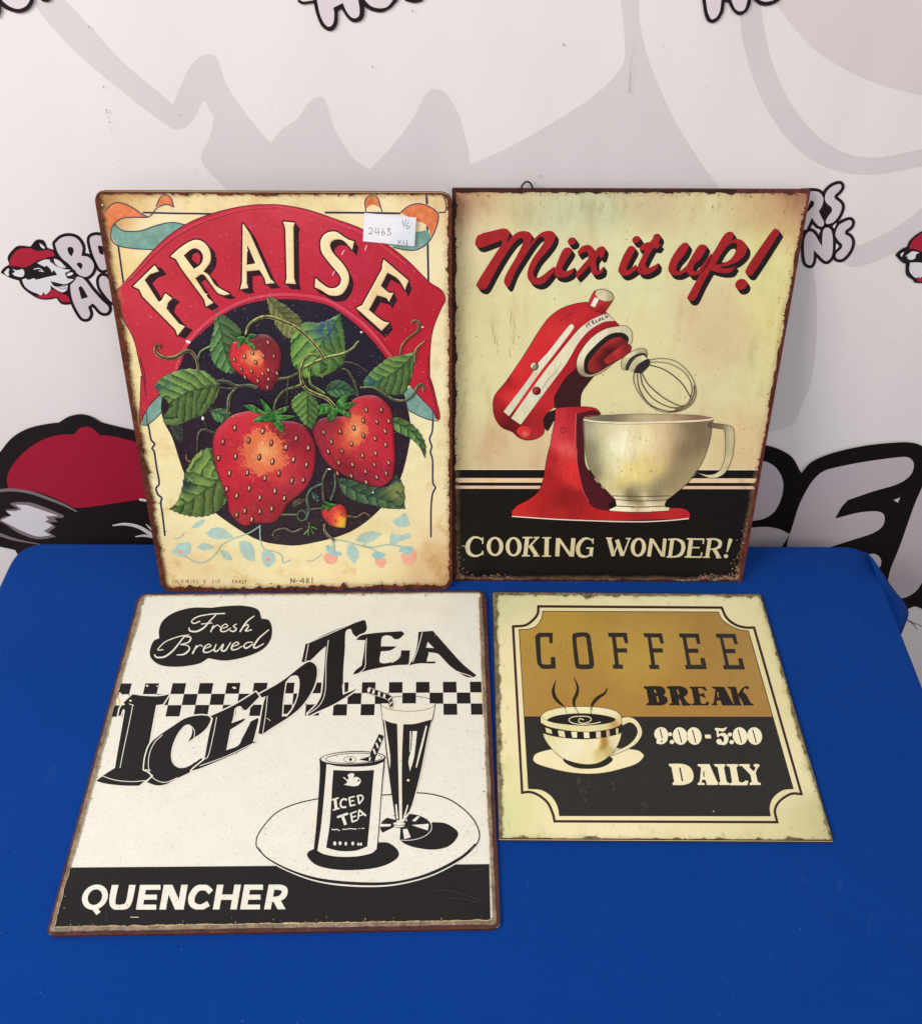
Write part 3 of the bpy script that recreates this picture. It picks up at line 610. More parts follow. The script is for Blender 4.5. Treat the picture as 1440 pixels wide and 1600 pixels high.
# ================================================================== mixer tin sign
M1, M2, M3, M4, M5, M6 = Fr(700, 280, 4.8), Fr(980, 280, 4.8), Fr(740, 440, 72/13), Fr(900, 540, 4.8), Fr(700, 700, 72/13), Fr(940, 700, 72/13)
sg = make_sign('mixer_sign', [(706.3, 294.3), (1265.5, 296.2), (1158, 908.5), (707, 907)], 15.25, .0026, 2.5, dict(
    bands=[(4.2, 1.0, 70, 'b88c68', 4.5, .35), (.5, .1, 200, '2c1614', .3)], rough=.34, seed=5.1,
    stains=[(22, .5, .75, .28, 'd89868', 2.2, .5, 0), (45, .5, .72, .35, 'a8b080', 1.6, .6, 60), (170, .55, .75, .45, '907850', 2.5, .6, 30)],
    specks=[(520, .69, '4a4030', .8)], scuff=[(260, .66, '6a5a40', .7, 3.5, .7)]), wall=.0002, side='3a1e1a', face=field(PX,
    '715,305,a07050 760,305,ccb07c 830,310,c6ba88 870,335,c6c498 930,330,c8c699 1000,310,c8b888 1030,320,ccb486 1100,310,d4ca92 1180,312,ccb078 1250,310,985c44 1235,345,dcc080 750,350,dac494 755,390,dac898 800,400,dcd29a 720,450,d0c48c 720,600,d2c68e 730,700,cebc88 800,700,d8c08c 790,720,d0b48a 900,400,d8d09c 1000,400,dad49a 1100,420,d8cf98 1115,470,d8c08e 1125,540,d6bc8c 1140,600,dad09a 1190,420,ddd48e 1210,480,dcd08a 1180,600,dcd290 1165,700,dcc088 1000,600,dcd298 860,520,dad298 760,520,d6cc92 780,600,dcd49a 1050,700,dccf9a', 34), bias=(.3, -.9, .6, -.3))
RB = lambda P: np.array([[78, 38, 32]])*(1+.8*(fbm(P[:, 0], P[:, 1], 9)-.5)[:, None])*(.8+.4*(P[:, :1] > 1150))
rim(sg, [(5.0, 1.0, .7, 3), (5.2, 1.7, .8, 3), (2.2, .6, .6, 1.5), (5.0, 1.5, .8, 2.5)], name='worn_rim', col=RB, seed=5, level=60)
tag(sg.root, 'cream and black tin sign reading Mix it up! with a painted red stand mixer', 'sign')
A = sg.layer; BLK = '15100e'
def strip(y0, y1, x0=709.5, c=BLK, n=None):
    xr = lambda y: 1265.5+(y-296.2)*(-107.5/612.3)-2.5
    ya, yb = y0, y1
    A(n or 'black_band', np.array([(x0, ya), (xr(ya), ya+.7), (xr(yb), yb+.7), (x0, yb)]), col=c, level=3)
strip(734, 746.8); strip(753.9, 758.8); strip(763.6, 905.5)
A('cream_line', np.array([(711, 746.9), (1184, 747.5), (1182.5, 754.4), (711, 753.8)]), col='e8c8a0', level=3)
A('cream_line', np.array([(711, 758.9), (1182, 759.5), (1181, 764.2), (711, 763.5)]), col='e4bc9c', level=3)
A('white_edge', np.array([(711, 732.6), (1188, 733.6), (1188, 734.6), (711, 733.8)]), col='f2e6d0', level=3)
sg.k = 4
# worn lower corners
rs = np.random.RandomState(3)
def spatter(n, fx, name, c, lv):
    L = []
    for _ in range(n):
        x, y, r = fx(); L.append(ell(PX, x, y, r, r*rs.uniform(.5, 1.3), rs.uniform(0, 90), 6))
    A(name, L, col=c, level=lv, jit=.3)
spatter(110, lambda: (711+abs(rs.normal(0, 7)), 905-abs(rs.normal(0, 26)), rs.uniform(.4, 1.2)), 'worn_paint', '94735c', 5)
spatter(240, lambda: ((lambda t, q: (1159+17*t-abs(rs.normal(0, 4+6*(1-t))), 904-95*t, q))(rs.rand()**1.6, rs.uniform(.4, 1.3))), 'worn_paint', 'a48068', 5)
spatter(150, lambda: (rs.uniform(1090, 1155), 905-abs(rs.normal(0, 4)), rs.uniform(.4, 1.4)), 'worn_paint', '96705c', 5)
spatter(90, lambda: (rs.uniform(712, 800), 905-abs(rs.normal(0, 3)), rs.uniform(.4, 1.4)), 'worn_paint', '8c6a50', 5)
sg.k = 6
# ---- script lettering
SCRIPT = [(M1, '203,490 215,430 260,404! 340,385 420,368 458,392 450,440 432,485! 500,410 560,388 612,400 625,440 600,505! 650,440 710,395 770,388 802,415 790,470 740,540 680,610 640,690 650,732 690,732 790,655! 800,675 740,758 690,790 640,785 600,750 595,690 630,600 700,500 722,450 690,430 640,480 560,600 500,700 460,798 435,802 418,765 440,700 510,580 562,470 542,440 490,480 420,580 350,700 290,810 250,826 213,802 220,770 300,640 405,480! 402,455! 300,495 240,512', None),
    (M1, '795,695 830,590 865,522 905,512 926,538 890,600 855,660 868,690 910,680 945,662! 922,710 862,738 808,728', None), (M1, None, (926, 464, 33, 27)),
    (M1, '968,545! 1000,505 1050,492 1085,515 1093,555! 1120,515 1158,503 1176,525 1162,582! 1140,592! 1130,570 1106,612 1122,690 1165,652! 1156,695 1110,718 1075,705 1060,650 1010,700 968,738 957,708 1010,640 1050,590 1040,545 1010,550 978,572!', None),
    (M2, '-69,672 -40,590 5,510 40,502 56,528 20,600 -10,665 5,682 60,640! 72,668 20,710 -30,724 -65,700', None), (M2, None, (64, 452, 32, 25)),
    (M2, '188,440! 200,415 235,410 247,440 228,478! 248,490! 226,520! 190,516! 150,590 132,640 152,665 192,650 232,628! 220,670 160,708 110,714 73,690 80,640 132,530! 92,538! 92,505 130,478 172,468!', None),
    (M2, '308,645 340,570 400,490 440,475 457,500 430,560 380,620 362,672 388,690 440,650! 480,580 530,500 570,490 592,510 550,590 500,640 492,682 520,690 560,640 625,555! 630,600 575,680 520,717 470,722 440,692! 390,717 340,717 308,692', None),
    (M2, '760,394 792,405 782,450 742,490! 800,450 852,455 892,500 882,560 820,620 740,650! 690,658 740,670 808,652! 772,697 700,702 620,682! 560,790 512,890 480,912 448,896 460,860 560,680 660,520 720,420', '700,560! 760,490 812,480 817,520 780,590 720,630 655,642!'),
    (M2, '1085,384 1110,371 1136,390 1120,430 960,680 920,722 883,702 900,650 1000,500', None), (M2, None, (850, 788, 46, 40))]
k0 = sg.k
for i, (fr, t, h) in enumerate(SCRIPT):
    L = loop(fr, t, 5) if t else ell(fr, *h, -30)
    hh = [loop(fr, h, 5)] if (t and h) else []
    sh = A('letter_shadow', sweep(L, (.3, .3), (5.5, 7.6)) if not hh else sweep(L, (.3, .3), (5.5, 7.6)), [hh[0][(hh[0]*0+1).astype(bool).all(1)]*1.0*np.array([1, 1])*.0 + (hh[0].mean(0)+(hh[0]-hh[0].mean(0))*.62+np.array([2.4, 3.4]))] if hh else [], col='1e1617', level=k0+1)
    lt = A('letter', L, hh, col='9e2024', grid=2.4, level=k0+2, jit=.12)
    A('letter_edge', band(L, .9, 'round', True), hh, col='d8584c' if i % 2 else 'd05044', level=k0+1, parent=lt) if 0 else None
    sh.parent = lt
sg.k = k0+2
def paler(*a):
    g = field(*a); return lambda P: g(P)*1.06+6
# ---- painted stand mixer
def art(name, fr, t, samples, sig=60, grid=1.5, parent=None, out=None, raw=None):
    L = raw if raw is not None else loop(fr, t, 6)
    o = A(name, L, col=streak(field(fr, samples, sig), .07) if ',' in samples else samples, grid=grid if ',' in samples else None, parent=parent)
    if out: A('outline', band(L, .9, 'round', True), col=out, parent=o)
    return o
head = art('mixer_head', M3, '165,1050 190,970 280,860 430,640 560,430 650,310 760,230 880,190 975,176! 1010,200 1140,262! 1200,320 1262,382! 1100,600 900,700! 890,745 780,850 710,1000 700,1085! 640,1130 600,1200 612,1270! 600,1320 540,1360 460,1372 390,1350 330,1300 240,1260 180,1170',
    '200,1050,ac2024 250,930,c8282c 450,680,d02c30 600,500,cc2a2c 700,320,b8242a 850,230,b02026 700,400,d43434 500,800,cc2a2c 300,1000,d43030 200,1180,8c181c 300,1270,5c1418 400,1250,7c181c 500,1250,a82428 600,1100,b82428 700,950,b0242a 850,700,a81c24 900,300,c42c30 1050,300,b42428 1000,450,a81c24 1150,360,98181e 640,1020,c42c2e 520,1150,a02024 240,880,98181c', 90, out='6c1418')
art('latch', M3, '370,1300 400,1255 450,1250 505,1285! 470,1350 430,1360', '440,1320,f0a080 410,1290,d83434 480,1290,c82c30 440,1345,b02024', 40, parent=head)
A('seam', S(M3, '745,345 800,300 880,262', 5)+S(M3, '400,1240 500,1090 600,960', 4), col='7c1418', parent=head)
A('crease', S(M3, '500,1210 495,1235 530,1248 575,1245', 5)+S(M3, '510,1208 580,1212', 4), col='7c181c', parent=head)
art('neck', M3, '890,745! 940,800 1035,820! 980,890 930,970 920,1085! 700,1092! 697,1000 740,920 800,830', '3a1618', out='2a1012')
art('hinge', M3, '605,1180 650,1125 720,1105! 715,1180 690,1210 640,1290 610,1260', '2e1416')
s1 = art('stripe', M3, '820,385 845,368 866,390 845,428! 700,620 560,800 305,1164! 257,1124! 480,830 560,700 650,600 750,470', '840,400,e8dcc4 600,720,e0dcbc 400,960,c8c8b4 290,1120,d8d4b4 700,560,e4dcc0', 90, parent=head)
s2 = art('stripe', M3, '1145,275! 1218,338! 1120,350 1000,420 910,520 850,620 780,735 640,920 405,1237! 323,1180! 500,930 640,740 800,540 900,420 1000,340 1080,300', '1150,310,d0c8b4 950,430,e0d8bc 800,600,e8dcbc 600,850,dcd8b8 480,1000,d0d0b8 400,1180,dcd4b0 700,720,dcd4b4', 90, parent=head)
A('crack', S(M3, '752,715 700,790 640,850 605,910', 4)+S(M3, '605,910 585,935', 3), col='6c6c58')
mk = []
for t in ('968,372 980,398', '1000,352 984,368! 1006,380', '1018,340 1028,362', '1018,340 1034,338', '1024,352 1040,348', '1030,364 1046,358', '1050,328 1058,352! 1074,345', '1078,318 1096,340', '1098,312 1078,342', '1112,306 1108,328! 1126,324', '1132,296 1150,312', '1150,290 1158,312'):
    mk += S(M3, t, 8, 'flat', 2)
A('maker_lettering', mk, col='1c1814')
for cx, cy, c1, c2 in ((522, 731, 'd8cca8', '6c6458'), (542, 944, 'b03430', '5c1418')):
    o = A('screw', ell(M3, cx, cy, 38, 37), col='2c1a18'); A('screw_face', ell(M3, cx, cy, 32, 31), col=field(M3, f'{cx-20},{cy-10},{c1} {cx+20},{cy+12},{c2} {cx},{cy},{c1}', 25), grid=1, parent=o)
A('screw_slot', S(M3, '500,752 542,708', 6), col='201814')
kb = art('knob', M3, '1045,75! 1018,120 985,190! 1010,225 1070,262 1132,264! 1190,180 1207,140!', '1000,200,b02428 1050,180,d83c3c 1100,240,8c181c 1160,180,a82428 1120,150,c43030', 50, out='5c1216')
A('knob_top', ell(M3, 1128, 118, 84, 50, 18), col=field(M3, '1080,100,c8bc98 1128,120,d8d2a8 1180,130,b0a880 1100,150,e0d8b0', 40), grid=1.2, parent=kb)
A('knob_edge', band(ell(M3, 1128, 118, 84, 50, 18), 1.1, 'round', True), col='5c3c30', parent=kb)
A('knob_glint', M3(np.array([(1045, 135), (1082, 148), (1045, 220), (1008, 205)])), col='f0e4d4', parent=kb)
ring = art('attachment_ring', M3, '1240,385 1310,382 1358,420 1370,470 1365,520 1335,560! 1290,640 1200,710 1120,775 1020,820 940,815 895,765 890,680 930,590 1020,480 1130,410', '900,700,e0d4b4 940,600,e8e0c0 1050,480,e0dcc0 1250,400,d4ccac 1350,470,c8bc98 950,790,8c7c60 900,760,a89878 1040,810,b8a888', 60, out='4c3c30')
art('ring_gap', M3, '950,740 965,650 1050,550 1160,460 1260,438 1322,462 1335,520 1250,650 1120,760 1020,803 965,790', '241a18')
art('attachment_face', M3, '985,740 1000,680 1080,580 1180,500 1260,478 1300,505 1365,560! 1355,600 1300,650 1180,720 1080,778 1010,782', '1000,740,a02c28 1050,640,902424 1200,500,a82828 1100,680,4c1416 1150,650,5c1618 1250,560,681a1c 1200,610,3c1012 1050,750,7c2020 1150,740,4c1416', 50)
art('attachment_shaft', M3, '1130,690 1150,650 1300,532! 1364,562! 1350,620! 1180,706 1140,706', '1150,680,a82c2c 1250,600,b83030 1330,560,7c2020 1320,610,8c2020 1200,680,902424', 40)
# whisk
wk = art('whisk_collar', M4, '335,140 350,90 420,40 480,18 520,28 530,60 525,95! 460,120 400,182! 350,178', '345,120,d0c49c 400,60,e4dcb4 500,30,ccc098 510,60,8c8060 380,150,a89c78', 40, out='4c4034')
art('collar_band', M4, '365,168 400,95 470,55 520,60 526,95! 440,125 398,182', '3a3430', parent=wk)
art('collar_step', M4, '392,172 440,95 500,72 528,100! 440,192 412,186', '410,160,e0d8b4 460,100,b8ac88 510,85,e4dcb8 430,180,8c8060', 30, grid=1.2, parent=wk)
art('collar_cap', M4, '430,192 460,140 530,98 552,112 545,150 490,207! 440,203', '2e2622', parent=wk)
wires = ['545,108 640,95 750,120 850,210 895,320 880,410 820,470 730,497 640,494 540,440 460,340 430,260 432,205', '548,122 680,130 800,190 862,290 852,400 800,455 740,478', '545,142 660,180 780,270 845,370 862,402', '490,207 540,290 640,380 760,446 810,448', '478,210 500,300 580,400 700,460 800,462', '455,210 470,320 540,430 640,480 740,488 840,440 880,360 880,300']
A('whisk_wires', sum([S(M4, t, 8) for t in wires], []), col='4c3a30', parent=wk)
A('whisk_wire_shine', sum([S(Fr(M4.x+.9, M4.y+.5, M4.k), t, 2.6) for t in wires[:2]], []), col='cbbf98', parent=wk)
# stand and base
front = np.vstack([line(M3, '705,1102 730,1092 800,1082 960,1080 1050,1095 1085,1128 1085,1150 960,1168 890,1140', 4), line(M5, '1110,40 1112,120 1130,230 1160,360 1210,460 1280,520 1440,545', 4),
                   line(M4, '240,1240 400,1240 600,1232 700,1216 800,1220 845,1250 850,1285 838,1295', 4), line(M5, '1440,628 1200,620 900,608 548,583', 4), line(M5, '550,545 600,492 700,440 780,370 820,270 850,100 870,10', 4), line(M3, '660,1420 680,1300 700,1200', 4)])
base = A('mixer_base', front, grid=1.6, col=streak(field(PX, '870,645,c8303a 900,640,a02028 930,640,b02028 870,680,d43c44 895,680,b82830 866,720,b02428 880,720,d83838 893,740,d43030 860,760,a82022 835,780,b82426 810,800,c42a28 880,775,8c1a1c 900,790,941c1e 850,795,a02020 920,800,b02224 960,806,c02426 1000,803,a41c20 1050,800,c83030 1070,798,a82024 870,805,ac2424 885,700,e05c58', 14), .09))
A('outline', band(front, .9, 'round', True), col='5c1014', parent=base)
dark = np.vstack([line(M3, '888,1140 960,1125 1030,1108 1085,1130 1085,1152 955,1168 948,1300', 3), line(M5, '1178,40 1180,100 1200,170 1300,310 1440,440', 4), line(M4, '240,1190 260,1230', 2), line(M5, '1400,535 1280,518 1210,460 1160,360 1130,230 1112,120 1110,40', 4)])
A('mixer_shade', dark, col='4a161c')
A('stand_edge', S(M3, '884,1140 876,1250 868,1440', 9)+S(M5, '1112,10 1112,110 1132,230 1162,360 1212,462', 6), col='d84c4c')
A('stand_button', band(ell(M3, 772, 1282, 24, 22), 1.0, 'round', True), col='7c181c')
A('base_edge', S(M5, '550,588 900,612 1200,625 1440,633', 9, 'flat')+S(M4, '240,1316 500,1318 700,1308 842,1294', 8, 'flat'), col='f0d8c8')
# bowl
bowl = np.vstack([line(M4, '55,556 60,640 65,760 90,900 150,1000 240,1100 290,1150', 5), line(M4, '300,1200 250,1236 480,1246 690,1236', 4), line(M4, '700,1212 662,1200 680,1150 700,1138 820,1040 900,940 960,830 1000,700 1022,552', 5)])
bo = A('mixing_bowl', bowl, grid=1.2, col=streak(paler(M4, '70,600,88806a 70,750,7c745c 110,900,787054 130,640,b4ac88 200,650,c8c096 350,750,eae6cc 300,900,dcd6a8 250,820,d8d2a0 450,700,d8cfa0 400,950,dccc80 350,1030,c8b470 250,1020,c4bc88 300,1080,b4a878 450,1080,a89e74 500,900,d0c07c 600,750,d8c498 650,650,cdb488 600,900,c8b078 700,800,b49c70 750,650,a89470 850,600,6c5c44 800,800,64563f 900,750,76664a 950,650,74644c 900,880,988864 750,950,80704e 650,1050,887856 800,1020,948864 550,1100,a0946c 300,1140,dcd0a4 500,1145,e0d4a8 660,1140,a89c78 480,1185,a89870 320,1210,e4dcb8 600,1225,dcd0a8 480,1230,ccc09c 400,1110,5c5038 600,1120,60543c 480,1165,584c38', 45, .5), .05, 3, 12))
A('outline', band(bowl, .9, 'round', True), col='4c4030', parent=bo)
A('bowl_inside', loop(M4, '58,550 150,526 400,514 700,516 900,522 1022,542 900,562 600,572 300,572 120,564'), grid=1.4, col=field(M4, '80,550,8c846c 200,540,6c6450 350,530,7c745c 500,530,c4b890 650,535,b8a47c 800,530,a08c6c 950,535,94806c 900,550,8c5c48 400,555,b4a884', 60), parent=bo)
A('bowl_rim', S(M4, '55,553 130,566 250,574 400,577 600,573 800,567 900,562 1000,552 1022,543', [9, 13, 13, 12, 9]), col='ece2c0', parent=bo)
A('bowl_rim_line', S(M4, '55,545 150,524 400,512 700,514 900,520 1022,540', 4)+S(M4, '60,566 250,584 400,587 600,582 900,572', 3), col='6c6048', parent=bo)
A('bowl_foot_lines', S(M4, '270,1124 480,1128 700,1124', 7)+S(M4, '290,1152 480,1162 680,1154', 6)+S(M4, '300,1200 480,1208 665,1200', 7)+S(M4, '250,1238 480,1250 690,1238', 6), col='544834', parent=bo)
hd = art('bowl_handle', M4, '985,585! 1010,578 1150,600 1178,650 1172,800 1132,920 1080,975 1000,990 900,950! 990,966 1060,945 1100,880 1116,780 1112,660 1105,625! 1000,608', '1000,595,6c5c44 1080,605,7c7054 1150,620,c4b890 1160,700,d8cca0 1130,700,a89c78 1150,850,dcd0a4 1110,930,c8bc90 1040,975,e4dcb4 940,965,ccc09c 1125,800,b4a880', 30, out='5c4c38')
A('bowl_bracket', S(M4, '1000,575 992,605', 12)+S(M4, '898,942 880,975 862,990', 14), col='4c4434', parent=bo)
# ---- bottom lettering
CR = 'd6caa2'
def glyph(fr, strokes, adds=(), subs=()):
    L = list(adds)
    for t, wd, cap in strokes: L += S(fr, t, wd, cap, 5)
    A('letter', L, subs, col=CR, grid=None, jit=0, level=sg.k+1)
glyph(M5, [('298,795 262,772 215,772 178,812 168,860 182,905 225,930 272,922 300,898', [14, 14, 20, 34, 38, 34, 20, 14, 14], 'round'), ('298,768 298,825', 11, 'flat'), ('298,885 298,922', 11, 'flat')])
glyph(M5, [], [ell(M5, 404, 848, 72, 83)], [ell(M5, 404, 848, 38, 66)])
glyph(M5, [], [ell(M5, 565, 850, 69, 83)], [ell(M5, 564, 850, 35, 67)])
glyph(M5, [('682,775 665,928', 34, 'flat'), ('642,771 728,771', 12, 'flat'), ('636,928 705,928', 12, 'flat'), ('770,775 700,850', 15, 'flat'), ('738,771 788,771', 11, 'flat'), ('706,838 765,926', 34, 'flat'), ('735,930 788,930', 11, 'flat')])
glyph(M5, [('852,775 848,930', 36, 'flat'), ('814,773 888,773', 11, 'flat'), ('810,931 886,931', 11, 'flat')])
glyph(M5, [('950,776 942,933', 36, 'flat'), ('958,785 1058,928', 24, 'flat'), ('1082,776 1068,936', 36, 'flat')])
glyph(M5, [('1250,802 1215,780 1170,785 1130,830 1120,880 1140,925 1190,936 1236,915', [13, 14, 24, 34, 36, 30, 16, 13], 'round'), ('1238,865 1232,932', 30, 'flat'), ('1192,862 1256,862', 11, 'flat'), ('1251,778 1250,825', 10, 'flat')])
glyph(M6, [('58,778 98,930', 34, 'flat'), ('96,932 148,800', 13, 'flat'), ('128,790 176,928', 34, 'flat'), ('180,930 236,780', 13, 'flat'), ('33,776 88,776', 11, 'flat'), ('205,780 250,780', 11, 'flat')])
glyph(M6, [], [ell(M6, 313, 855, 66, 82, 6)], [ell(M6, 313, 855, 32, 63, 6)])
glyph(M6, [('428,780 404,934', 32, 'flat'), ('436,790 520,932', 22, 'flat'), ('543,780 526,936', 30, 'flat')])
glyph(M6, [('606,788 586,936', 32, 'flat'), ('570,788 640,786 690,812 702,862 680,915 630,936 556,938', [12, 16, 32, 34, 30, 14, 12], 'flat')])
glyph(M6, [('770,785 748,938', 36, 'flat'), ('732,782 882,786', 13, 'flat'), ('878,784 872,826', 11, 'flat'), ('762,858 842,858', 11, 'flat'), ('714,938 856,940', 13, 'flat'), ('862,900 852,942', 11, 'flat')])
glyph(M6, [('930,788 906,942', 32, 'flat'), ('900,785 975,785 1018,808 1012,850 970,868 930,872', [12, 16, 30, 28, 12, 10], 'flat'), ('965,865 1008,940', 32, 'flat'), ('868,941 930,941', 11, 'flat'), ('985,944 1028,944', 11, 'flat')])
glyph(M6, [('1108,795 1080,892', [34, 12], 'round')], [ell(M6, 1070, 932, 18, 17)])
A('scratch', S(M5, '120,845 138,842 150,862 165,870', 7), col='b8ac8c')
# cracks in the cream paint
ck = []
for x, y0, y1 in ((471, 990, 1090), (487, 1130, 1230), (462, 1260, 1335), (335, 1090, 1150), (345, 1165, 1230), (368, 1200, 1290), (495, 1040, 1100)):
    y = y0
    while y < y1:
        yy = y+rs.uniform(8, 26); xx = x+rs.uniform(-5, 5); ck.append(band(M1(np.array([(x, y), (xx, yy)])), .6, 'round')[0]); x = xx; y = yy+rs.uniform(0, 9)
for x, y in [(rs.uniform(0, 1), rs.uniform(0, 1)) for _ in range(46)]:
    px_, py_ = 715+x*500*(1-.15*y), 305+y*420; ln = rs.uniform(.6, 3.5); ck.append(band(np.array([(px_, py_), (px_+rs.uniform(-.6, .6), py_+ln)]), rs.uniform(.5, 1.1), 'round')[0])
A('paint_cracks', ck, col='6c6040', level=5)
# wire hanger behind the top edge
hg = np.array([(-1, .002), (-.9, .5), (-.5, .9), (0, 1.05), (.5, .9), (.9, .5), (1, .002)])
cv = bpy.data.curves.new('hanging_loop', 'CURVE'); cv.dimensions = '3D'; cv.bevel_depth = .0007; sp = cv.splines.new('POLY'); sp.points.add(6)
c0 = sg.xy(np.array([(823, 295.5)]))[0]
for p, (a, b) in zip(sp.points, hg): p.co = (c0[0]+a*.0042, c0[1]-.001+b*.0060, -.0008, 1)
cv.materials.append(plain('dark_wire', '1c1614', .4, .5))
dg = bpy.data.objects.new('tmp', cv); COL.objects.link(dg); me = bpy.data.meshes.new_from_object(dg); bpy.data.objects.remove(dg); me.name = 'hanging_loop'
me.materials.clear(); me.materials.append(bpy.data.materials['dark_wire']); ho = bpy.data.objects.new('hanging_loop', me); COL.objects.link(ho); ho.parent = sg.root
# ================================================================== iced tea tin sign
I1, I2, I3, I4, I5 = Fr(140, 910, 4), Fr(440, 910, 4), Fr(60, 1220, 3.6), Fr(400, 1200, 3.6), Fr(480, 1060, 16/3)
sg = make_sign('iced_tea_sign', [(217.5, 928.5), (758.7, 923.7), (782, 1452), (72.5, 1463)], None, .0016, 15, dict(
    bands=[(.4, .05, 120, '4c2024', .3)], rough=.36, seed=9.7,
    stains=[(500, .56, .7, .3, 'a09080', 1, 1, 0), (30, .5, .75, .12, 'd8c890', 1, 1, 0)],
    specks=[(420, .672, 'c0bab0', .7), (760, .705, '98928a', .7)], grain=.03), zf=.0018, wall=.0001, face='e0ddd0', bias=(.6, 0, -.6, 1.6))
tag(sg.root, 'black and white ICED TEA tin sign with brown rim, lying on the blue cloth', 'sign')
rim(sg, [(4.0, .7, .5, 1.2), (12.0, .8, .5, 1.2), (14.0, 1.0, .9, 2.0), (9.5, 1.3, .8, 1.5)], name='chipped_rim', col=lambda P: np.array([[196, 170, 120]])*(1+.3*(fbm(P[:, 0], P[:, 1], 20)-.5)[:, None]), seed=21, level=70, flecks=.03)
rim(sg, [(3.4, .6, .4, 1.0), (11.0, .8, .4, 1.0), (12.8, .7, .5, 1.2), (8.6, 1.2, .6, 1.2)], name='tan_rim', col=lambda P: np.array([[140, 124, 108]])*(1+.7*(fbm(P[:, 0], P[:, 1], 12)-.5)[:, None]), seed=21, level=72, flecks=.03)
rim(sg, [(2.0, .4, .2, .3), (6.6, .9, .3, .4), (6.5, .8, .3, .4), (3.4, .5, .2, .3)], name='brown_rim', col=lambda P: np.array([[84, 52, 46]])*(1+.5*(fbm(P[:, 0], P[:, 1], 16)-.5)[:, None]), seed=24, level=74, flecks=.01)
A = sg.layer; BK = '1f1c1d'; WH = 'e1ddd0'
def bil(a, b): # checker grid corner (column, row) in px, parallelogram in the sign plane
    A0, B0, D0 = [sg.xy(np.array([p]))[0] for p in ((270, 1067.5), (733.7, 1065.2), (258.7, 1119.5))]
    q = A0+(B0-A0)*a/22+(D0-A0)*b/3; P = sg.o+sg.ex*q[0]+sg.ey*q[1]-EYE; z = P@FW
    return np.array([720+F*(P@RT)/z, 800-F*(P@UP)/z])
ck = []
for r in range(3):
    for c in range(-5, 24):
        if (c+r) % 2: continue
        a0, a1 = max(c, (-3.85, -3.7, -3.9)[r]), min(c+1, 22.85)
        if a1 <= a0: continue
        ck.append(np.array([bil(a0, r), bil(a1, r), bil(a1, r+1), bil(a0, r+1)]))
A('checker_band', ck, col=BK)
def letter(fr, t, hole=None, lines=(), lw=4.5, halo=2.0, name='letter'):
    L = loop(fr, t, 5); H = [loop(fr, hole, 5)] if hole else []
    k = sg.k
    hs = [H[0].mean(0)+(H[0]-H[0].mean(0))*.9] if H else []
    ha = A('letter_halo', grow(L, halo), hs, col=WH, level=k+1)
    o = A(name, L, H, col=BK, level=k+2); ha.parent = o; sg.k = k+2
    if lines: A('inline', sum([S(fr, q, lw) for q in lines], []), col=WH, parent=o)
    return o
letter(I2, '150,385! 330,300 510,235! 525,240! 530,300 470,347! 440,320 430,290! 400,310 395,420 385,560 385,702! 470,665! 440,690 330,760 220,810 170,835! 160,822! 215,770! 250,700 265,560 277,398! 240,430 200,470 165,500! 125,497!',
       lines=('168,385 158,440 148,495', '292,362 278,500 272,680 235,770 160,826', '160,382 330,308 470,245', '385,700 380,640', '430,292 445,325 470,347'))
letter(I2, '465,360! 500,330 600,315 750,305! 768,322! 735,352 700,357! 680,335 630,340 620,400! 720,400! 680,425 620,432! 615,500 680,500 730,470 747,425! 802,425! 795,515! 700,520 560,545 445,578! 462,550 500,520! 515,430 522,362!',
       lines=('530,352 525,450 520,530 480,572', '660,332 690,348 705,356', '745,428 735,470 690,502'))
letter(I2, '855,310! 945,303! 1030,400 1130,510 1216,580! 1205,592! 1150,590 1060,530 1010,480 975,447 920,437! 905,495! 962,495! 950,507 860,507 795,519! 825,470 845,400', '912,372! 952,412! 902,408!',
       lines=('878,313 852,410 820,498', '918,440 975,455 1060,540 1185,588', '960,330 960,330'))
letter(I1, '210,755! 270,700! 345,710 430,712 500,700! 460,762! 422,768! 395,900 370,1040 345,1173! 385,1180! 390,1215! 345,1243! 310,1272! 200,1270 100,1258 42,1242! 100,1198 160,1160! 180,1040 205,900 222,800! 210,795 195,835! 180,835! 190,790!',
       lines=('272,766 245,900 215,1040 192,1158', '85,1212 160,1236 260,1246 345,1240', '250,760 275,770', '420,768 395,900 350,1165'))
letter(I1, '760,850 740,900 700,942 650,975 615,1000! 640,950 640,910 620,890 590,900 550,950 520,1020 510,1080 520,1130 560,1160 620,1150 700,1098! 712,1115! 640,1180 550,1225 480,1262 420,1270 360,1250! 372,1235! 400,1210! 365,1180! 340,1170! 350,1090 380,1010 440,955 520,900 600,850 680,832 740,835',
       lines=('455,955 405,1005 372,1090 375,1190 420,1238 480,1250 550,1222', '590,902 622,892 655,925 655,972', '350,1172 382,1174'))
letter(I1, '755,838! 900,770 1040,685! 1062,715! 980,800! 955,800 940,775 910,790 900,838! 888,882! 972,850! 960,870 880,922! 855,1050! 930,1020 960,960 1000,880 1052,848! 1055,870 1022,1000! 1050,990! 990,1030 880,1085 700,1160 635,1180! 655,1160! 718,1110! 745,960 772,850!',
       lines=('795,845 775,950 742,1085 708,1108', '690,1148 850,1090 1022,1008', '945,778 965,800 985,800', '1000,882 960,960 925,1020'))
letter(I1, '1060,700! 1200,620 1330,520 1380,498 1418,530 1418,600 1390,680 1330,770 1250,840 1140,910 1080,952! 1055,945! 1085,770 1102,712! 1078,722!', '1205,838! 1212,740 1228,625! 1262,592 1300,592 1308,640 1298,720 1268,790 1232,838!',
       lines=('1112,712 1100,830 1082,948', '1205,838 1212,740 1228,625! 1262,590 1300,590 1310,640 1298,720 1268,790 1232,838'))
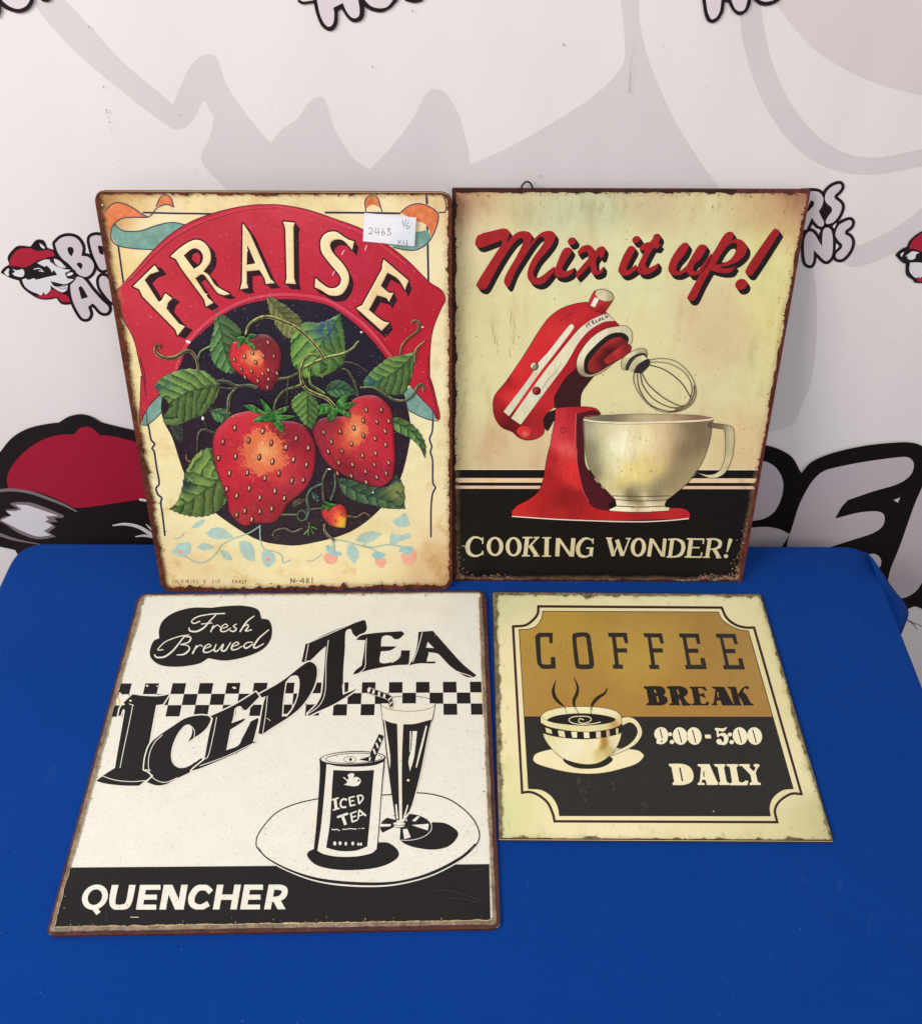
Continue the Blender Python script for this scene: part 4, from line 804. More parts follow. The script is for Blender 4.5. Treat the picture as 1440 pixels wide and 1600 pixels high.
# badge
bd = A('badge', loop(I1, '437,350! 435,300 460,240 530,190 640,160 760,160! 850,150 960,147 1050,170 1075,228! 1120,238 1140,290 1130,360 1080,420 980,465 850,490 742,475! 680,510 560,528 450,520 390,480 378,430 400,370', 6), col=BK)
scr = []
for t, wd in [('845,196 760,200 680,215 640,242 652,258 690,245', 6), ('790,205 755,240 715,285 670,308 630,305 622,288', [6, 9, 7]), ('700,262 765,255', 5), ('775,272 758,310', 7), ('768,292 798,268 815,278', 5), ('822,292 862,277 850,262 825,280 822,305 848,308 882,288', [4, 6, 5, 8, 6, 5]),
              ('918,262 900,275 918,292 902,308 880,303', [5, 7, 7]), ('1028,212 980,250 942,308', [5, 8, 8]), ('950,290 985,265 992,280 975,305 1014,298', [4, 6, 8, 5]),
              ('622,330 560,340 480,370 435,410 430,425 460,422', 5), ('592,340 562,380 520,430 470,466 422,470 408,455', [6, 9, 7]), ('592,340 632,345 620,375 570,390! 612,396 625,420 592,450 548,455', [5, 8, 5, 5, 9, 5]),
              ('670,398 645,445', 8), ('655,422 690,394 706,402', 5), ('712,418 758,400 745,388 720,405 714,435 742,438 778,420', [4, 6, 5, 9, 6, 5]), ('792,388 780,425 800,430 836,388 826,425 850,426 882,378', [5, 9, 5, 8, 8, 5]),
              ('888,405 932,388 920,375 895,392 890,420 918,420 955,400', [4, 6, 5, 9, 6, 5]), ('1020,376 985,378 965,400 982,412 1020,388', [5, 6, 9, 6]), ('1120,298 1060,350 1027,400 1042,410 1088,385', [5, 9, 9, 5])]:
    scr += S(I1, t, np.asarray(wd)*1.2 if np.ndim(wd) else wd*1.2)
A('script_lettering', scr, col=WH, parent=bd)
# lower band with QUENCHER
A('black_band', np.array([(107, 1356), (764, 1350.6), (766, 1446), (400, 1448.5), (86, 1448), (105, 1356)]), col=BK)
def Q(adds=(), subs=(), st=()):
    L = list(adds)
    for t, wd in st: L += S(I3, t, np.asarray(wd)+3 if np.ndim(wd) else wd+3, 'flat', 5)
    A('letter', L, list(subs)+CUT*(not adds), col=WH, level=sg.k+1)
CUT = [I3(np.array([(200, 540), (1460, 540), (1460, 585), (200, 588)])), I3(np.array([(200, 727), (1460, 724), (1460, 780), (200, 780)]))]
sk = lambda cx, cy, rx, ry, s=.17: (lambda a: I3(np.c_[cx+rx*np.cos(a)-s*ry*np.sin(a), cy+ry*np.sin(a)]))(np.linspace(0, 2*np.pi, 36, endpoint=False))
Q([sk(320, 656, 72, 71)], [sk(320, 656, 40, 44)], [('298,692 340,748', 26)])
Q(st=[('437,572 418,670 428,708 470,712 508,690 533,572', [34, 32, 28, 26, 30, 34])])
Q(st=[('594.5,572 565.5,742', 33), ('580,600 688,600', 26), ('580,656 668,656', 25), ('568,713 664,713', 27)])
Q(st=[('726,572 698,742', 33), ('722,580 794,735', 36), ('818,572 796,742', 33)] if 0 else [('727.5,572 697.5,742', 33), ('731,582 797,737', 38), ('825.5,572 797.5,742', 33)])
Q(st=[('972,628 942,603 895,608 864,652 868,696 912,713 958,692', [30, 30, 31, 34, 31, 28, 28])])
Q(st=[('1026.5,572 997.5,742', 33), ('1124.5,572 1095.5,742', 33), ('1010,656 1110,656', 27)])
Q(st=[('1179.5,572 1150.5,742', 33), ('1165,600 1264,600', 26), ('1160,656 1250,656', 25), ('1150,713 1247,713', 27)])
Q(st=[('1316.7,572 1285.3,742', 33), ('1302,600 1352,600 1384,612 1380,645 1348,666 1298,668', [27, 27, 30, 30, 26, 26]), ('1335,662 1378,742', 36)])
sg.k += 1
# tray
tray = loop(I4, '5,430 20,370 100,270 200,215 350,178 520,162 700,158 800,152 900,145 1000,155 1100,190 1200,270 1250,360 1235,430 1150,510 1000,590 850,635 700,655 500,650 330,625 180,570 70,510 20,460', 5)
A('tray_halo', grow(loop(I4, '20,470 70,520 180,580 330,635 500,662 700,666 850,645 1000,600 1150,520 1235,440 1000,300 300,300', 4), 1.1), col=WH)
to = A('tray_outline', grow(tray, 1.8), col=BK)
A('tray', tray, col=WH, parent=to)
A('tray_rim', sum([S(I4, '12,445 60,505 180,572 330,622 500,645 700,650 850,632 1000,585 1150,506 1232,430', [3, 7, 12, 14, 12, 10, 12, 14, 8])], []), col=BK, parent=to)
A('printed_shade', loop(I5, '0,1480 40,1430 200,1400 600,1368 700,1385 762,1450 740,1510 620,1570 450,1597 250,1597 80,1560'), col=BK)
A('printed_shade', loop(I5, '770,1345! 900,1300 1000,1240 1045,1200! 1150,1210 1240,1265 1253,1320 1180,1400 1050,1430 900,1412 810,1380'), col=BK)
# glass
fo = A('glass_foot', ell(I5, 820, 1240, 220, 115), col=WH)
A('glass_foot_face', ell(I5, 820, 1240, 214, 110), col=BK, parent=fo)
A('glass_foot_shine', [I5(np.array([float(v) for q in t.split() for v in q.split(',')]).reshape(-1, 2)) for t in ('600,1215 700,1218 690,1236 600,1240', '652,1160 720,1145 752,1186', '868,1225 1012,1214 1004,1270', '872,1188 918,1150 938,1155 898,1196', '600,1303 725,1242 776,1254 770,1352 690,1342 620,1318', '796,1260 832,1256 862,1326 808,1342')], col=WH, parent=fo)
gl = A('glass', loop(I5, '612,212! 1066,212! 1040,340 980,640 910,960 858,1120! 800,1200! 745,1200! 715,1000 660,640 620,320'), col='e0dbc9')
A('glass_outline', sum([S(I5, '612,212 625,330 690,760', 5), S(I5, '1066,212 1045,340 1035,360', 5), band(ell(I5, 840, 213, 227, 64), .75, 'round', True)], []), col=BK, parent=gl)
A('tea', [loop(I5, '633,345! 690,370 748,382! 750,420 768,1185! 735,1185! 700,950 655,600'), loop(I5, '800,386! 900,381 1036,345! 1000,500 940,800 880,1030 850,1112! 790,1182! 788,700')], col=BK, parent=gl)
[A('tea_shine', loop(I5, t, 3), col=WH, parent=gl, level=sg.k+1) for t in ('855,443! 866,443! 858,610 852,612!', '878,443! 915,443! 900,580 885,680 855,778! 843,690 865,600 872,500', '988,395! 998,402! 962,560 912,748! 903,742! 935,600', '733,1053! 746,1053! 757,1178! 742,1172!', '834,1055! 842,1062! 812,1168! 800,1160!', '640,350! 646,350! 690,640 688,760! 665,600')]; sg.k += 1
A('glass_stem', [ell(I5, 765, 1215, 50, 14), ell(I5, 765, 1235, 45, 10), ell(I5, 800, 1185, 10, 12), ell(I5, 825, 1186, 8, 9)], col=WH, parent=gl)
A('glass_stem_line', S(I5, '725,1222 765,1230 805,1222', 4)+S(I5, '728,1240 765,1248 800,1240', 4)+S(I5, '735,1200 735,1170', 3), col=BK, parent=gl)
def poly(fr, t): return loop(fr, t, poly=True)
A('straw', [poly(I5, '490,92 512,74 700,148 722,244 690,262 668,182 500,128')], col=BK)
A('straw_stripe', [poly(I5, '500,92 514,80 530,87 520,118 503,120')]+[poly(I5, t) for t in ('548,96 565,102 555,138 540,132', '592,112 610,119 604,154 588,150', '636,130 652,136 648,168 632,164', '672,182 684,186 702,168 697,158', '682,222 692,222 710,202 706,192', '690,256 694,262 718,238 714,228')] + S(I5, '512,76 700,150 722,244', 3) + S(I5, '500,126 668,182 690,260', 3), col=WH)
# can
cn = A('can', loop(I5, '103,672! 645,660! 640,760 625,900 602,1250 585,1430! 540,1470 400,1495 250,1495 130,1475 55,1432! 78,1200 100,900 106,760'), col=BK)
A('can_face', loop(I5, '162,712! 250,735 400,740 550,730 636,700! 618,900 594,1250 578,1425! 530,1462 400,1488 250,1488 140,1468 86,1440! 120,1200 148,900'), col=WH, parent=cn)
A('can_lid', ell(I5, 378, 672, 274, 62, -2), col=BK, parent=cn)
A('can_lid_face', ell(I5, 378, 668, 262, 50, -2), col=WH, parent=cn)
A('can_lid_line', band(ell(I5, 388, 670, 234, 42, -2), 1.1, 'round', True)+band(ell(I5, 356, 680, 50, 26), .8, 'round', True)+[ell(I5, 362, 680, 13, 13), poly(I5, '432,682 520,652 565,660 560,700 520,698')], col=BK, parent=cn)
A('can_straw', poly(I5, '597,468 638,484 575,650 560,700 515,690 528,620'), col=BK, parent=cn)
A('can_straw_stripe', [poly(I5, t) for t in ('592,505 605,500 618,530 608,540', '568,545 582,540 596,580 585,588', '545,595 558,588 574,630 562,640', '515,665 530,655 525,695 515,690')], col=WH, parent=cn)
lb = A('can_label', loop(I5, '218,768! 400,775 557,768! 545,900 520,1200 500,1405! 400,1440 270,1442 158,1415! 190,1200 208,900'), col=BK, parent=cn)
A('can_teapot', [loop(I5, '298,828! 310,828 335,850 345,830 338,808 372,795 390,815 385,835 410,825 440,842 446,868 420,898 370,902 305,890! 335,868'), ell(I5, 372, 806, 20, 12)], [ell(I5, 428, 855, 8, 10)], col=WH, parent=cn)
can_l = []
for t, wd in [('232,1008 242,1095', 24), ('205,1018 262,1000', 12), ('214,1102 270,1086', 12), ('332,1018 300,1010 278,1040 288,1076 326,1076', 15), ('350,1000 360,1066', 14), ('346,1000 396,988', 11), ('352,1032 390,1022', 11), ('356,1068 402,1056', 12), ('422,985 432,1050', 14), ('412,986 452,980 464,1008 432,1052', 12),
              ('250,1162 340,1130', 19), ('293,1148 320,1225', 24), ('364,1132 376,1200', 14), ('356,1134 412,1112', 11), ('366,1166 406,1150', 11), ('372,1202 420,1184', 12), ('432,1100 424,1178', 12), ('432,1100 490,1150', 15), ('428,1152 468,1138', 10),
              ('205,1262 225,1266 245,1262 268,1272', 8), ('295,1262 318,1262', 7), ('325,1262 350,1256 372,1258 410,1260', 7), ('430,1256 436,1256', 6), ('452,1254 474,1254', 6)]:
    can_l += S(I5, t, wd, 'flat' if wd > 10 else 'round')
A('can_lettering', can_l+[ell(I5, 230, 1380, 13, 17), ell(I5, 274, 1378, 12, 16), ell(I5, 322, 1382, 10, 16), ell(I5, 380, 1380, 11, 16), ell(I5, 426, 1386, 9, 13), ell(I5, 448, 1386, 9, 13)], col=WH, parent=cn)
# chips and scratches
A('paint_chips', [ell(I1, 362, 650, 7, 6), ell(I1, 425, 652, 5, 4), ell(I1, 905, 662, 13, 6, 15), ell(I1, 258, 743, 8, 5), ell(I1, 208, 760, 16, 8, 40), ell(I1, 195, 700, 12, 5, 40), ell(I2, 790, 1240, 8, 7), ell(I5, 842, 855, 9, 8)]+S(I3, '520,770 565,770', 3)+S(I1, '1110,852 1130,868', 3), col='f2e4bc')
A('surface_scratches', S(I4, '1010,690 1100,695 1180,720 1260,745', 2)+S(I4, '1060,735 1160,740 1250,760', 1.6)+S(I4, '1180,580 1280,572', 2)+S(I3, '385,750 390,805', 1.5), col='4c4848')
A('chipped_edge', [ell(I4, 200, 879, 62, 7), ell(I2, 1243, 720, 9, 22), ell(I1, 175, 740, 26, 9, 60)] , col='ecd9a0')
# ================================================================== coffee break tin sign
C1, C2, C3, C4 = Fr(760, 910, K), Fr(980, 910, K), Fr(760, 1100, K), Fr(1000, 1100, 4.645161)
sg = make_sign('coffee_sign', [(768.8, 926), (1188, 929.3), (1301.3, 1315.2), (778.6, 1312.4)], None, .0016, 3, dict(
    bands=[(4.2, 1.2, 80, 'b4b488', 3.5, .35), (.35, .05, 200, '50342c', .2)], rough=.34, seed=14.2,
    stains=[(60, .5, .72, .35, 'c4cc98', 1, 1, 16), (180, .58, .72, .45, '8c9470', 1.8, .7, 22), (26, .5, .75, .16, 'e0c890', 1, 1, 0)],
    specks=[(700, .70, '7c7448', .6)], grain=.03), zf=.0020, wall=.0002, face=field(PX,
    '785,940,d0ce98 800,1000,e9dba6 790,1060,e8dba6 795,1150,e8dba6 795,1230,dcd698 800,1290,ccce8c 850,1295,e9dba6 1000,1300,e9dba8 1150,1295,ddd29a 1230,1300,d8d098 1275,1290,c0b880 1250,1200,e7daa6 1225,1100,e0d49c 1200,1010,dcd298 1180,960,dcd298 1130,940,e8dba6 1000,940,e8dba6 850,935,e2d8a0 1000,1100,e6daa4', 40), bias=(.3, .5, 1.3, .1))
GREY = lambda P: np.array([[134, 116, 92]])*(1+.9*(fbm(P[:, 0], P[:, 1], 8)-.5)[:, None])+np.array([[-6, 1, -8]])*(vn(P[:, 0], P[:, 1], 14)[:, None])*2
rim(sg, [(3.6, 1.8, .6, 6), (3.6, 2.0, .6, 5), (1.3, .6, .3, 5), (6.0, 2.0, .7, 4)], name='worn_rim', col=GREY, seed=9, level=70, flecks=.08)
rim(sg, [(.5, .2, .1, 0), (1.0, .4, .2, .6), (1.7, .5, .2, .6), (.7, .3, .1, .4)], name='dark_edge', col='4a2e28', seed=31, level=74, flecks=0)
tag(sg.root, 'gold and black COFFEE BREAK tin sign with a steaming cup, lying on the cloth', 'sign')
A = sg.layer; BK = '2a2926'; CRM = 'efe3b2'; DBR = '3a2424'
top = np.vstack([line(C1, '260,380 340,375 400,350 440,290 450,232', 5), line(C2, '728,238 760,300 830,350 900,380 970,390', 5)])
gold = np.vstack([top, C2(np.array([(1165, 1080)])), C1(np.array([(300, 1077)]))])
A('gold_panel', gold, grid=5, col=field(PX, '860,970,b4923f 1000,960,ab8844 1150,970,a27e42 830,1020,ab8a45 1000,1020,b79848 1170,1060,a58244 900,1090,a8803c 1050,1100,a87e3c 1190,1110,a47a40', 60), jit=.03)
blk = np.vstack([C1(np.array([(300, 1077)])), C2(np.array([(1165, 1080)])), line(C4, '1108,615 1030,625 960,680 935,750 942,813', 5), line(C3, '585,898 570,820 520,740 440,690 335,680', 5)])
A('black_panel', blk, grid=6, col=BK, jit=.1)
A('panel_outline', band(np.vstack([top, line(C4, '1108,615 1030,625 960,680 935,750 942,813', 5), line(C3, '585,898 570,820 520,740 440,690 335,680', 5)]), 1.2, 'round', True), col='3c2a22')
fr_ = np.vstack([line(C1, '415,193 410,250 375,300 310,345 212,354', 5)[::-1], line(C2, '755,203 795,285 865,340 940,362 1015,364', 5), line(C4, '1168,655 1095,652 1015,700 975,770 992,858', 5), line(C3, '545,943 530,880 490,795 420,735 350,708 285,713', 5)])
A('frame_line', band(fr_, 3.9, 'flat', True), col=DBR)
LT = [(C1, '530,405! 530,490! 505,490! 500,440! 445,440 430,455 432,500 440,640 455,660! 515,660! 515,600! 550,600! 555,693! 450,695 420,670 405,640 392,480 392,430 420,405!', None),
      (C1, '700,410 740,403 800,403 830,425 838,480 862,640 855,685 820,697 740,695 710,665 690,480 687,430', '725,445 760,439 795,442 803,480 822,640 812,658 770,660 745,655 738,620 722,480'),
      (C1, '973,405! 1125,405! 1137,490! 1110,490! 1095,440! 1035,440! 1048,530! 1125,530! 1130,565! 1052,565! 1062,660! 1090,660! 1097,695! 1017,695! 1010,660! 1030,660! 1005,440! 978,437!', None),
      (C2, '125,408! 275,410! 292,492! 265,492! 250,443! 188,443! 202,530! 280,530! 286,565! 208,565! 222,662! 248,662! 258,697! 177,697! 170,662! 190,662! 160,443! 135,440!', None),
      (C2, '410,410! 570,412! 585,495! 558,495! 545,445! 470,445! 485,532! 565,532! 572,567! 490,567! 508,662! 592,662! 582,608! 618,608! 637,698! 468,698! 460,664! 478,662! 440,445! 418,442!', None),
      (C2, '705,412! 865,414! 885,498! 858,498! 842,447! 765,447! 785,535! 862,535! 870,570! 792,570! 815,665! 898,665! 885,610! 920,610! 942,700! 773,700! 765,665! 785,665! 740,447! 715,445!', None)]
for fr, t, h in LT: A('letter', loop(fr, t, 4), [loop(fr, h, 4)] if h else [], col='2c2a26', level=sg.k+1)
HV = [('128,835! 260,835 300,860 300,895 285,908! 315,925 320,960 290,985 240,990 150,988! 150,975! 170,965! 150,860! 130,850!', [('215,862 226,888', 12), ('236,915 246,962', 12)]),
      ('315,835! 430,835 480,865 478,900 450,922! 480,965 508,978! 505,990! 440,990 430,960 410,930! 415,975! 425,988! 335,988! 335,975! 355,970! 335,860! 315,850!', [('398,862 410,898', 12)]),
      ('495,838! 620,838! 640,870! 620,870 590,850 565,852! 575,895! 600,895 605,880! 632,935! 605,920 580,912! 590,970 620,975 640,955! 655,965! 645,990! 515,988! 515,975! 535,970! 515,860! 498,850!', []),
      ('675,838! 775,840! 845,970 860,978! 858,990! 760,990! 755,975! 745,950! 715,950! 715,975! 725,988! 675,988! 675,975! 690,970! 705,860! 680,850!', [('722,880 728,925', 9)]),
      ('800,838! 870,840! 885,900! 920,850 960,832 975,850 960,860 940,850 925,880! 950,900 990,970! 1012,978! 1010,990! 930,990! 925,970 893,912! 905,970! 915,978! 915,990! 855,990! 855,975! 848,960! 825,860! 805,850!', [])]
for t, sl in HV: A('letter', loop(C2, t, 4), sum([S(C2, q, w_, 'flat') for q, w_ in sl], []), col='241f1c', level=sg.k+1)
sg.k += 1
T9 = []
for cx in (288, 390, 722, 828): T9.append(([ell(C4, cx, 233, 53, 64, -14)], S(C4, f'{cx-13},190 {cx+11},280', 8)))
T9.append(([ell(C4, 150, 218, 50, 49, -14)]+S(C4, '185,225 182,262 155,285 122,282', [30, 24, 14, 12])+[ell(C4, 132, 270, 16, 15)], S(C4, '142,182 158,248', 8)))
T9.append(([ell(C4, 215, 220, 15, 14), ell(C4, 228, 276, 16, 15)], [])); T9.append(([ell(C4, 648, 222, 15, 14), ell(C4, 661, 277, 16, 15)], []))
T9.append(([poly(C4, '466,223 508,223 513,250 471,250')], []))
T9.append((S(C4, '548,183 600,188 622,172', [18, 22, 8])+S(C4, '556,180 562,235', 14)+S(C4, '560,228 600,222 622,248 610,284 568,288', [10, 26, 34, 26, 12])+[ell(C4, 570, 272, 20, 18)], []))
for a, s_ in T9: A('numeral', a, s_, col='efe6c4', level=sg.k+1)
DL = [('205,435! 300,435 360,460 385,515 370,565 310,588 235,588! 232,575! 245,565! 225,460! 208,448!', [('285,462 305,560', 11)]), ('415,437! 500,437! 555,560 572,575! 570,588! 480,588! 480,575! 470,550! 448,550! 445,570 465,575! 465,588! 415,588! 415,575! 430,565! 440,460! 415,450!', [('458,490 462,528', 8)]),
      ('532,437! 612,437! 615,450 605,460! 625,565! 645,575! 645,588! 562,588! 562,575! 580,565! 560,460! 538,450!', []), ('622,437! 705,437! 708,450 695,460! 715,565! 740,570 765,555! 782,560! 775,590! 650,590! 648,578! 665,568! 648,460! 628,450!', []),
      ('715,437! 790,437! 795,450 790,460 820,490! 835,465 820,450! 822,437! 855,437 862,450 850,465 835,500! 850,565! 872,575! 872,588! 792,588! 792,575! 808,565! 798,515! 750,465 735,450! 715,450!', [])]
for t, sl in DL: A('letter', loop(C4, t, 4), sum([S(C4, q, w_, 'flat') for q, w_ in sl], []), col='ece2bc', level=sg.k+1)
sg.k += 1
# cup and saucer
sc = A('saucer', grow(loop(C3, '375,440 400,400 500,370 620,362 900,352 1180,368 1250,400 1255,430 1200,480 1080,520 950,550 820,560 680,550 550,525 430,490 385,465'), .9), col='4c4632')
A('saucer_face', loop(C3, '375,440 400,400 500,370 620,362 900,352 1180,368 1250,400 1255,430 1200,480 1080,520 950,550 820,560 680,550 550,525 430,490 385,465'), col='ebdfb4', parent=sc)
A('printed_cup_shadow', loop(C3, '615,435 640,480 720,515 820,522 920,510 990,475 1008,435 900,380 700,380'), col='26221e', parent=sc)  # dark shadow under the cup, drawn as part of the print
hn = A('cup_handle', loop(C3, '1078,112! 1140,105 1200,130 1240,190 1245,250 1200,320 1130,365 1060,395 1005,418! 1035,378! 1120,340 1180,290 1210,230 1195,180 1150,150 1088,175!'), col='e6dab0')
A('outline', band(loop(C3, '1078,112! 1140,105 1200,130 1240,190 1245,250 1200,320 1130,365 1060,395 1005,418! 1035,378! 1120,340 1180,290 1210,230 1195,180 1150,150 1088,175!'), .8, 'round', True), col='3a3428', parent=hn)
bwl = loop(C3, '450,235! 470,290 530,370 600,430 680,465 780,486 880,480 960,440 1030,370 1070,290 1082,232! 950,268 760,283 560,263')
cu = A('cup', bwl, grid=1.5, col=field(C3, '480,280,d8d09c 550,340,e6ddb0 700,380,eee6c4 850,320,e8deb4 900,430,d8c88c 930,350,a88c3c 950,300,a47c38 940,325,a8803c 900,400,ccb878 1000,300,d8cc9c 1050,280,e4dab0 780,460,e6dcac 620,300,e8e0b8 970,380,c0b070', 50))
A('outline', band(bwl, .9, 'round', True), col='3a3428', parent=cu)
A('cup_band', loop(C3, '462,180! 470,235 600,268 760,280 930,273 1062,243! 1068,190 900,225 700,222 550,205'), col='1e1b18', parent=cu)
A('cup_band_squares', [poly(C3, t) for t in ('470,190 518,207 526,242 480,230', '570,214 622,220 632,270 582,260', '678,224 725,226 725,273 688,271', '778,226 822,226 826,275 782,275', '878,224 915,221 917,272 880,274', '958,215 985,211 990,262 964,266', '1036,200 1056,196 1056,242 1040,246')], col=field(C3, '490,210,d8cc98 600,240,e8dcb4 700,250,ece4c0 800,250,ece4bc 900,250,e4dcac 975,240,b87c5c 1045,220,dcd494', 40), parent=cu)
rm = loop(C3, '432,100! 480,60 600,30 760,22 920,30 1030,55 1080,95! 1086,155! 1050,185 950,212 800,226 650,216 500,186 434,152!')
A('cup_rim', rm, grid=1.6, col=field(C3, '450,120,e4dca8 600,60,e8e0b4 800,40,ece4b8 1000,60,e8deb4 600,190,dcd29c 800,205,e0d6a0 950,190,d8cc94 1030,160,b47c50 1070,130,d8c488 1000,180,c8a468', 60), parent=cu)
A('outline', band(rm, .8, 'round', True)+S(C3, '436,98 470,128 560,150', 3), col='3a3428', parent=cu)
A('coffee', loop(C3, '485,128 560,95 700,78 850,80 980,100 1035,125 1000,150 900,168 760,176 600,162 520,148'), col='201c18', parent=cu)
A('coffee_swirl', S(C3, '778,128 745,120 742,148 790,156 838,132 822,106 760,100 690,106 660,130 690,155 760,166 850,160 912,147', 7), col='e8dcb8', parent=cu)
for t, wd in (('555,788 535,860 545,920 580,965 620,1000 642,1052', [3, 22, 28, 22, 10, 6]), ('700,763 730,840 722,900 700,950 706,1000 738,1052', [3, 18, 26, 26, 16, 5]), ('964,853 950,890 885,935 845,990 838,1052', [7, 16, 28, 22, 8])):
    o = A('steam', S(C1, t, wd), col='26221c')
A('steam_inside', S(C1, '618,1002 640,1045', 5)+S(C1, '706,1005 730,1048', 6)+S(C1, '842,1000 840,1045', 5), col='d8cc9c')
# rubs and scuffs
def rub(fr, t, c, n, r, nm='scuff'):
    rs2 = np.random.RandomState(int(abs(fr.x))+n); P, _ = parse(t); L = []
    for _ in range(n):
        p = P[rs2.randint(len(P))]+rs2.normal(0, 1, 2)*np.array([9, 16]); L.append(ell(fr, p[0], p[1], rs2.uniform(.8, r*.38), rs2.uniform(3, r*1.9), rs2.uniform(-22, 12), 8))
    A(nm, L, col=c, level=sg.k+1)
rub(C1, '590,500 610,540 640,560 600,590', 'bf9c4a', 60, 9); rub(C1, '750,480 765,540 770,600 780,460', 'bb9848', 60, 8); rub(C1, '1318,370 1322,400', 'cdaa58', 9, 6)
rub(C1, '830,500 815,470 700,520', '54503c', 16, 4)
rub(C3, '742,620 760,700 800,690 820,640 790,760', '4a4a41', 70, 8); rub(C3, '1015,650 1020,690', '55554a', 16, 6); rub(C3, '1262,800 1270,840', '6c6e5a', 10, 5); rub(C3, '920,600 1060,610 930,770', '484840', 10, 5)
rub(C2, '655,1100 470,1105', '5c5a4c', 6, 5); rub(C4, '460,300 430,290', '5c5a4c', 7, 4)
A('scuff', [ell(C4, 529, 781, 5, 5)], col='c8bc94', level=sg.k+2)
# ================================================================== printed backdrop, table and cloth
B1, B2, B3, B4, B5, B6, B7, B8 = Fr(0, 340, 72/13), Fr(1220, 260, 72/11), Fr(0, 620, 5), Fr(1150, 660, 4), Fr(460, 0, 6), Fr(1060, 0, 6), Fr(0, 0, 6), Fr(1320, 320, 10)
W1, W2, W3 = Fr(0, 0, 2), Fr(720, 0, 2), Fr(1140, 400, 40/9)
BANG = math.radians(1.3); BY = .7135
bex = np.array([math.cos(BANG), math.sin(BANG), 0]); bey = np.array([0, 0, 1.0])
T = NT('banner_vinyl', .55, .25)
co = T.coord(); c = T.attr()
c = T.mix(T.map(T.noise(7, 3, .5, co), .3, .7, 0, .035), c, (.45, .38, .36), 'MULTIPLY')
wv = T.t.nodes.new('ShaderNodeTexWave'); wv.inputs['Scale'].default_value = 330; wv.bands_direction = 'Y'; wv.inputs['Distortion'].default_value = 1.2; T.t.links.new(co, wv.inputs[0])
wx = T.t.nodes.new('ShaderNodeTexWave'); wx.inputs['Scale'].default_value = 330; wx.bands_direction = 'X'; wx.inputs['Distortion'].default_value = 1.2; T.t.links.new(co, wx.inputs[0])
c = T.mix(T.math('MULTIPLY', T.math('ADD', wv.outputs['Fac'], wx.outputs['Fac']), .02), c, (.4, .36, .36), 'MULTIPLY')
dirt = T.math('MULTIPLY', T.map(T.noise(140, 3, .5, co), .70, .76, 0, .35), T.map(T.noise(9, 2, .5, co), .48, .6, 0, 1))
c = T.mix(dirt, c, (.32, .29, .28))
T.put(T.p.inputs['Base Color'], c)
b = T.bump(T.math('ADD', wv.outputs['Fac'], wx.outputs['Fac']), .10, .0003)
cf = T.coord((0, 0, 0), (1, .22, 1))
b = T.bump(T.noise(7, 2, .45, cf), .5, .02, b)
T.t.links.new(b, T.p.inputs['Normal'])
rt = bpy.data.objects.new('printed_backdrop', None); COL.objects.link(rt); n_ = np.cross(bex, bey)
org = np.array([0, BY, 0.0]); rt.matrix_world = Matrix([(bex[i], bey[i], n_[i], org[i]) for i in range(3)]+[(0, 0, 0, 1)])
tag(rt, 'pale vinyl backdrop printed with grey shapes, badger heads and black outlined letters', 'backdrop')
bd = Plane(rt, org, bex, bey, T.m, step=6e-5); A = bd.layer
gx = np.linspace(-1.1, 1.1, 45); gy = np.linspace(-.76, .95, 36)
vs = [(x, y, 0) for y in gy for x in gx]; fs = [(j*45+i, j*45+i+1, (j+1)*45+i+1, (j+1)*45+i) for j in range(35) for i in range(44)]
me = bpy.data.meshes.new('vinyl_sheet'); me.from_pydata(vs, [], fs); at = me.color_attributes.new('Col', 'FLOAT_COLOR', 'POINT')
at.data.foreach_set('color', np.tile(np.append(lin('e3dbda'), 1), (len(vs), 1)).astype(np.float32).ravel()); me.materials.append(T.m)
so = bpy.data.objects.new('vinyl_sheet', me); COL.objects.link(so); so.parent = rt
WM = 'd3cacb'
wa = np.vstack([W1(np.array([(60, -120), (-60, -300), (40, -300), (205, 0)])), line(W1, '205,0 280,80 380,190 480,275 540,325', 4), line(W1, '540,325 560,280 600,200 645,170 680,185 710,270 780,370 845,447', 4), line(W1, '845,447 880,405 930,370 965,320 1000,302 1020,320 1045,400 1100,490 1155,530', 4), line(W1, '1155,530 1230,450 1290,370 1330,295 1360,278 1400,300 1440,370', 4),
     line(W2, '0,380 20,450 28,515', 2), line(W2, '28,515 150,460 300,375 420,295 490,225 512,180', 4), W2(np.array([(510, 100), (498, 0), (480, -300), (560, -300)])), line(W2, '555,0 560,80 590,200 660,360 730,480 805,585', 4), np.array([(1128, 330), (1100, 480), (430, 480), (400, 320)]),
     line(W1, '705,590 640,520 630,485 655,430 670,370', 4), line(W1, '670,370 640,315', 2), line(W1, '632,318 600,380 560,405 520,390 400,300 250,175 150,70 115,20', 4)])
A('watermark', wa, col=WM)
A('watermark', [np.vstack([W2(np.array([(862, -200)])), line(W2, '870,50 885,150 930,290 1000,410 1080,490 1180,535 1290,545 1440,520', 5), W2(np.array([(1700, 400), (1700, 330)])), line(W2, '1440,465 1300,492 1200,478 1120,430 1040,340 980,220 950,110 935,20', 5), W2(np.array([(925, -200)]))])], col=WM)
A('watermark', np.vstack([W2(np.array([(900, -200)])), line(W2, '975,0 1060,110 1140,180 1250,240 1350,275 1440,297', 5), W2(np.array([(1800, 300), (1800, -200)]))]), col='d8cbcc')
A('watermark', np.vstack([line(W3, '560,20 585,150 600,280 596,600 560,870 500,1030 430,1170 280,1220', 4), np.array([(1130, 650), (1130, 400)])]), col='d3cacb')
A('watermark', np.vstack([line(B2, '600,820 720,775 800,805 900,760 1050,690 1200,600 1330,510 1440,420', 4), B2(np.array([(1900, 100), (1900, 500)])), line(B2, '1440,660 1160,870 1000,950 830,1010 720,1020 640,985 600,940', 4)]), col=WM)
